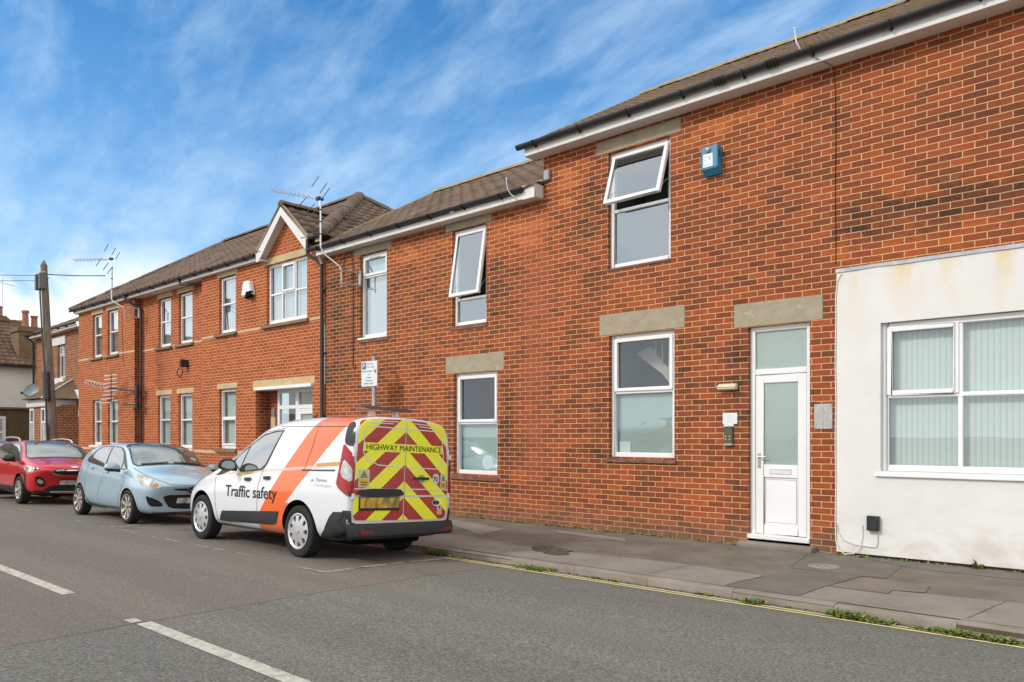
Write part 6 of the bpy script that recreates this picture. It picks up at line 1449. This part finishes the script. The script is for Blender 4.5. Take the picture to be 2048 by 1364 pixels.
# ------------------------------------------------------------------ RED CROSSOVER
def crossover(label,X,Y,paint,scale):
    WARP[0]=fwd(.40,.42,.95)
    rl=math.atan(.044)
    c=empty('car',(X,Y,roadz(Y)-.005),label,'car','parked cars'); c.rotation_euler=(-rl,0,0); c.scale=scale
    st=[S_(-2.02,[0,.45,.66,.72,.74,.72,.66,.60,.48,0],[.34,.34,.37,.56,.82,.98,1.12,1.22,1.28,1.30]),
    S_(-1.88,[0,.5,.76,.83,.84,.80,.74,.67,.52,0],[.26,.26,.29,.55,.86,1.02,1.18,1.32,1.39,1.41]),
    S_(-1.3,[0,.55,.83,.875,.875,.83,.75,.67,.52,0],[.22,.22,.25,.55,.86,1.03,1.26,1.42,1.49,1.51]),
    S_(-.4,[0,.55,.83,.87,.875,.83,.75,.66,.52,0],[.2,.2,.23,.55,.85,1.01,1.26,1.45,1.52,1.54]),
    S_(.15,[0,.55,.83,.87,.875,.83,.75,.66,.52,0],[.2,.2,.23,.55,.85,1.0,1.24,1.44,1.51,1.53]),
    S_(.45,[0,.55,.83,.87,.875,.83,.765,.68,.53,0],[.2,.2,.23,.55,.85,.99,1.19,1.37,1.44,1.47]),
    S_(.80,[0,.55,.83,.87,.875,.83,.785,.72,.56,0],[.2,.2,.23,.55,.85,.98,1.08,1.18,1.25,1.29]),
    S_(1.08,[0,.55,.83,.87,.875,.83,.795,.75,.57,0],[.2,.2,.23,.55,.84,.965,1.01,1.045,1.085,1.11]),
    S_(1.35,[0,.55,.83,.87,.87,.82,.775,.71,.52,0],[.22,.22,.25,.54,.82,.94,.98,1.01,1.045,1.065]),
    S_(1.75,[0,.55,.80,.85,.84,.79,.73,.65,.46,0],[.24,.24,.27,.52,.76,.88,.925,.95,.985,1.0]),
    S_(1.98,[0,.5,.73,.78,.77,.72,.65,.57,.40,0],[.25,.25,.29,.50,.68,.80,.85,.88,.91,.925]),
    S_(2.10,[0,.4,.60,.65,.64,.59,.53,.46,.32,0],[.27,.27,.31,.47,.60,.70,.75,.78,.80,.81])]
    b,bh=car_body(c,'body',st,paint,(-1.29,1.29),.385,.335,halfw=.875,archDepth=.28)
    for x,sg in ((-1.29,1),(1.29,1),(-1.29,-1),(1.29,-1)): wheel(c,x,sg*.765,.33,.33,.20,'five',sg,.70,M_rimB)
    mb=MB(); mb.box(-1.7,1.8,-.5,.5,.2,.32); mb.build('underbody',M_dark,c)
    for V_ in ('L','R'):
        sgn=1 if V_=='L' else -1
        patch(c,'window_surround',bh,V_,smooth_poly([(.90,1.0),(.70,1.14),(.42,1.34),(.15,1.43),(-.5,1.45),(-1.15,1.42),(-1.50,1.30),(-1.62,1.14),(-1.3,1.07),(-.2,1.015)],1),M_black2,.003)
        patch(c,'side_window',bh,V_,[(.52,1.03),(.52,1.18),(.36,1.31),(.10,1.405),(-.28,1.42),(-.22,1.035)],M_cglass,.006)
        patch(c,'side_window',bh,V_,[(-.30,1.04),(-.36,1.42),(-.95,1.41),(-1.08,1.36),(-1.15,1.09)],M_cglass,.006)
        seam(c,'door_gap',bh,V_,[[(.86,.98),(.86,.55),(.80,.36),(-.22,.34)],[(-.28,1.43),(-.25,.95),(-.24,.34)],[(-.25,.34),(-.84,.36),(-1.0,.60),(-1.2,.85)]],.008)
        # grey cladding over the arches and along the sill
        pts=[]; 
        for ax in (1.29,-1.29):
            arc=[(ax+.44*math.cos(PI*i/12),.335+.44*math.sin(PI*i/12)) for i in range(13)]; inn=[(ax+.386*math.cos(PI*i/12),.335+.386*math.sin(PI*i/12)) for i in range(13)][::-1]
            patch(c,'arch_cladding',bh,V_,arc+inn,M_trim,.010,.05)
        patch(c,'sill_cladding',bh,V_,[(.84,.20),(.86,.40),(-.86,.40),(-.84,.20)],M_trim,.010,.06)
        for hx,hz in ((-.10,.93),(-1.0,.96)): patch(c,'door_handle',bh,V_,[(hx+.09,hz+.018),(hx-.08,hz+.022),(hx-.09,hz-.008),(hx+.08,hz-.012)],paint,.016,.03,thick=.012)
        mirror_part(c,1.04,sgn*.92,1.06,sgn,V_,M_black2,M_black2,1.12,-1)
        rr_=MB(); rr_.tube([(.30,sgn*.60,1.47),(.22,sgn*.59,1.535),(.05,sgn*.58,1.565),(-.5,sgn*.575,1.585),(-1.2,sgn*.58,1.56),(-1.4,sgn*.59,1.50)],.020,8); rr_.build('roof_rail',M_alu,c)
    patch(c,'windscreen_surround',bh,'F',smooth_poly([(-.59,1.475),(-.3,1.50),(0,1.505),(.3,1.50),(.59,1.475),(.69,1.24),(.76,1.06),(.5,1.085),(0,1.115),(-.5,1.085),(-.76,1.06),(-.69,1.24)],1),M_black2,.003)
    patch(c,'windscreen',bh,'F',smooth_poly([(-.57,1.452),(-.3,1.478),(0,1.483),(.3,1.478),(.57,1.452),(.665,1.24),(.735,1.085),(.5,1.108),(0,1.135),(-.5,1.108),(-.735,1.085),(-.665,1.24)],1),M_wglass,.006)
    seam(c,'bonnet_gap',bh,'F',[[(-.77,1.05),(-.72,.97),(-.62,.90),(-.30,.862),(0,.858),(.30,.862),(.62,.90),(.72,.97),(.77,1.05)]],.008)
    for s in (1,-1):
        hl=[(-.52,.93),(-.30,.915),(-.10,.88),(.10,.835),(.10,.815),(-.08,.79),(-.22,.765),(-.40,.79),(-.50,.86)]
        h_=patch(c,'headlamp',bh,42*s,smooth_poly([((-.42-(u+.52)*.92)*s,z) for u,z in hl],1),M_lamp,.008,.03)
        for cu in (-.33,-.17): patch(h_,'lamp_projector',bh,42*s,[((-.42-(cu+.52)*.92+.045*math.cos(t))*s,.835+.04*math.sin(t)) for t in [2*PI*i/16 for i in range(16)]],M_chrome,.013,.03)
        patch(h_,'lamp_dark_tip',bh,42*s,[(-.87*s,.875),(-.99*s,.838),(-.98*s,.82),(-.84*s,.80)],M_black2,.012,.03)
        fo=patch(c,'fog_lamp_recess',bh,40*s,smooth_poly([((-.78-(u+.36)*.95)*s,z) for u,z in [(-.34,.68),(-.20,.66),(-.16,.56),(-.20,.44),(-.30,.42),(-.36,.52)]],1),M_black2,.006,.03)
        patch(fo,'fog_lamp',bh,40*s,[((-.875+.055*math.cos(t))*s,.56+.055*math.sin(t)) for t in [2*PI*i/16 for i in range(16)]],M_lamp,.012,.03)
    g_=patch(c,'grille',bh,'F',smooth_poly([(-.50,.80),(-.3,.815),(.3,.815),(.50,.80),(.34,.735),(.2,.72),(-.2,.72),(-.34,.735)],1),M_black2,.005,.03)
    seam(g_,'grille_trim',bh,'F',[[(-.52,.808),(-.30,.825),(.30,.825),(.52,.808)],[(-.46,.765),(-.33,.722),(-.20,.705),(.20,.705),(.33,.722),(.46,.765)]],.020,M_chrome,.012)
    patch(c,'badge',bh,'F',[(.085*math.cos(t),.905+.022*math.sin(t)) for t in [2*PI*i/20 for i in range(20)]],M_chrome,.008,.03)
    patch(c,'number_plate',bh,'F',[(-.25,.60),(.25,.60),(.25,.49),(-.25,.49)],plate_mat('blurred_white_plate_2',(.62,.62,.66)),.022,.05)
    patch(c,'lower_grille',bh,'F',smooth_poly([(-.40,.475),(.40,.475),(.56,.36),(.50,.335),(-.50,.335),(-.56,.36)],1),M_black2,.006,.04)
    patch(c,'lower_cladding',bh,'F',[(-.72,.345),(.72,.345),(.70,.26),(-.70,.26)],M_trim,.012,.05)
    seam(c,'skid_strip',bh,'F',[[(-.42,.315),(.42,.315)]],.030,M_alu,.018)
    return c
crossover('red crossover car with silver roof rails and grey wheel arch cladding, behind the blue hatchback',-19.50,-3.56,paintmat('bright_red_paint',(.66,.010,.016),.15,.25),(.86,.875,.88))

# ================================================================== SKY AND SUN
SUN_EL,SUN_AZ=R(36),R(-38)       # azimuth measured at the scene: light comes from the street side, from the left
w=bpy.data.worlds.new('World'); S.world=w; w.use_nodes=True; t=w.node_tree; t.nodes.clear()
n=NT.__new__(NT); n.t=t; n.n=t.nodes; n.out=t.nodes.new('ShaderNodeOutputWorld')
sky=t.nodes.new('ShaderNodeTexSky'); sky.sky_type='NISHITA'; sky.sun_disc=False; sky.sun_elevation=SUN_EL
sdir=Vector((-.36,-.93,0)).normalized()            # horizontal direction TOWARD the sun
sky.sun_rotation=math.atan2(sdir.x,sdir.y); sky.altitude=20; sky.air_density=1.0; sky.dust_density=.3; sky.ozone_density=2.2
D=t.nodes.new('ShaderNodeTexCoord').outputs['Generated']; dx,dy,dz=n.sep(D)[:3]
den=n.math('ADD',n.math('MAXIMUM',dz,0.0),.22)
px=n.math('DIVIDE',dx,den); py=n.math('DIVIDE',dy,den)
# thin wispy streaks across the sky
ca,sa=math.cos(R(-8)),math.sin(R(-8))
u=n.math('ADD',n.math('MULTIPLY',px,ca),n.math('MULTIPLY',py,sa)); v=n.math('SUBTRACT',n.math('MULTIPLY',py,ca),n.math('MULTIPLY',px,sa))
c1=n.noise(n.comb(n.math('MULTIPLY',u,1.5),n.math('MULTIPLY',v,3.4),0.0),2.3,8,.56,.18)
c2=n.noise(n.comb(px,py,3.0),1.3,4,.5,.1)
c3=n.noise(n.comb(n.math('MULTIPLY',u,4),n.math('MULTIPLY',v,9),5.0),2.4,5,.6,.5)
wis=n.math('ADD',n.math('ADD',n.math('MULTIPLY',c1,.55),n.math('MULTIPLY',c2,.33)),n.math('MULTIPLY',c3,.17))
wis=n.math('MULTIPLY',n.math('SUBTRACT',wis,.43,clamp=True),4.0,clamp=True)
wis=n.math('MULTIPLY',n.math('POWER',wis,1.25),.54)
# brighter broken cloud over the street side (behind the photographer), seen mirrored in the windows
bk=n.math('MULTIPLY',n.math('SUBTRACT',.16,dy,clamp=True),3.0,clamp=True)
bk=n.math('MAXIMUM',bk,n.math('MAXIMUM',n.math('MULTIPLY',n.math('ADD',dx,-.05,clamp=True),5.0,clamp=True),n.math('MULTIPLY',n.math('SUBTRACT',dz,.60,clamp=True),5.0,clamp=True)))  # unseen cloud added overhead and to the right, to brighten the scene
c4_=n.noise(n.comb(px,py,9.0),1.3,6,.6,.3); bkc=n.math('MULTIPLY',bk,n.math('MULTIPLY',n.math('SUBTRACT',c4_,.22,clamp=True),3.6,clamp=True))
# low white cumulus near the horizon at the far end of the street
low=n.math('MULTIPLY',n.math('SUBTRACT',.27,dz,clamp=True),9,clamp=True)
c5=n.noise(n.comb(n.math('MULTIPLY',dx,3.2),n.math('MULTIPLY',dy,3.2),n.math('MULTIPLY',dz,5.5)),1.4,5,.55,.2)
bank=n.math('MULTIPLY',n.math('MULTIPLY',n.math('SUBTRACT',n.math('ADD',c5,n.math('MULTIPLY',n.math('SUBTRACT',.20,dz),2.1)),.40,clamp=True),7,clamp=True),low)
west=n.math('MULTIPLY',n.math('SUBTRACT',n.math('MULTIPLY',dx,-1.0),.82,clamp=True),9,clamp=True)
bank=n.math('MULTIPLY',bank,n.math('MAXIMUM',west,bk))
haze=n.math('MULTIPLY',n.math('POWER',n.math('SUBTRACT',1.0,n.math('MAXIMUM',dz,0.0),clamp=True),4.2),1.0)
skyc=n.mix(1.0,sky.outputs[0],(.10,.82,1.24,1),'MULTIPLY')
skyc=n.mix(haze,skyc,(5.4,6.3,7.0,1))
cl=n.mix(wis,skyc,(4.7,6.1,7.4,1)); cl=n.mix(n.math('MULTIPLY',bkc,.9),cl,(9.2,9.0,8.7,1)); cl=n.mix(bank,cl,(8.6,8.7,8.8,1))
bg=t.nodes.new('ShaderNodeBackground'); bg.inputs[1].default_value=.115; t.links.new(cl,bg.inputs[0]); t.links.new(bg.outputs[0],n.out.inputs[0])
sl=bpy.data.lights.new('sun','SUN'); sl.energy=1.45; sl.angle=R(9); sl.color=(1,.94,.86); so=bpy.data.objects.new('sun',sl); COL.objects.link(so)
vec=Vector((sdir.x*math.cos(SUN_EL),sdir.y*math.cos(SUN_EL),math.sin(SUN_EL))); so.rotation_euler=vec.to_track_quat('Z','Y').to_euler(); so.location=(-8,-12,12)
S.view_settings.view_transform='Standard'; S.view_settings.look='None'; S.view_settings.gamma=1; S.view_settings.exposure=.42
S.cycles.max_bounces=8; S.cycles.transparent_max_bounces=12; S.cycles.caustics_reflective=False; S.cycles.caustics_refractive=False
unw()
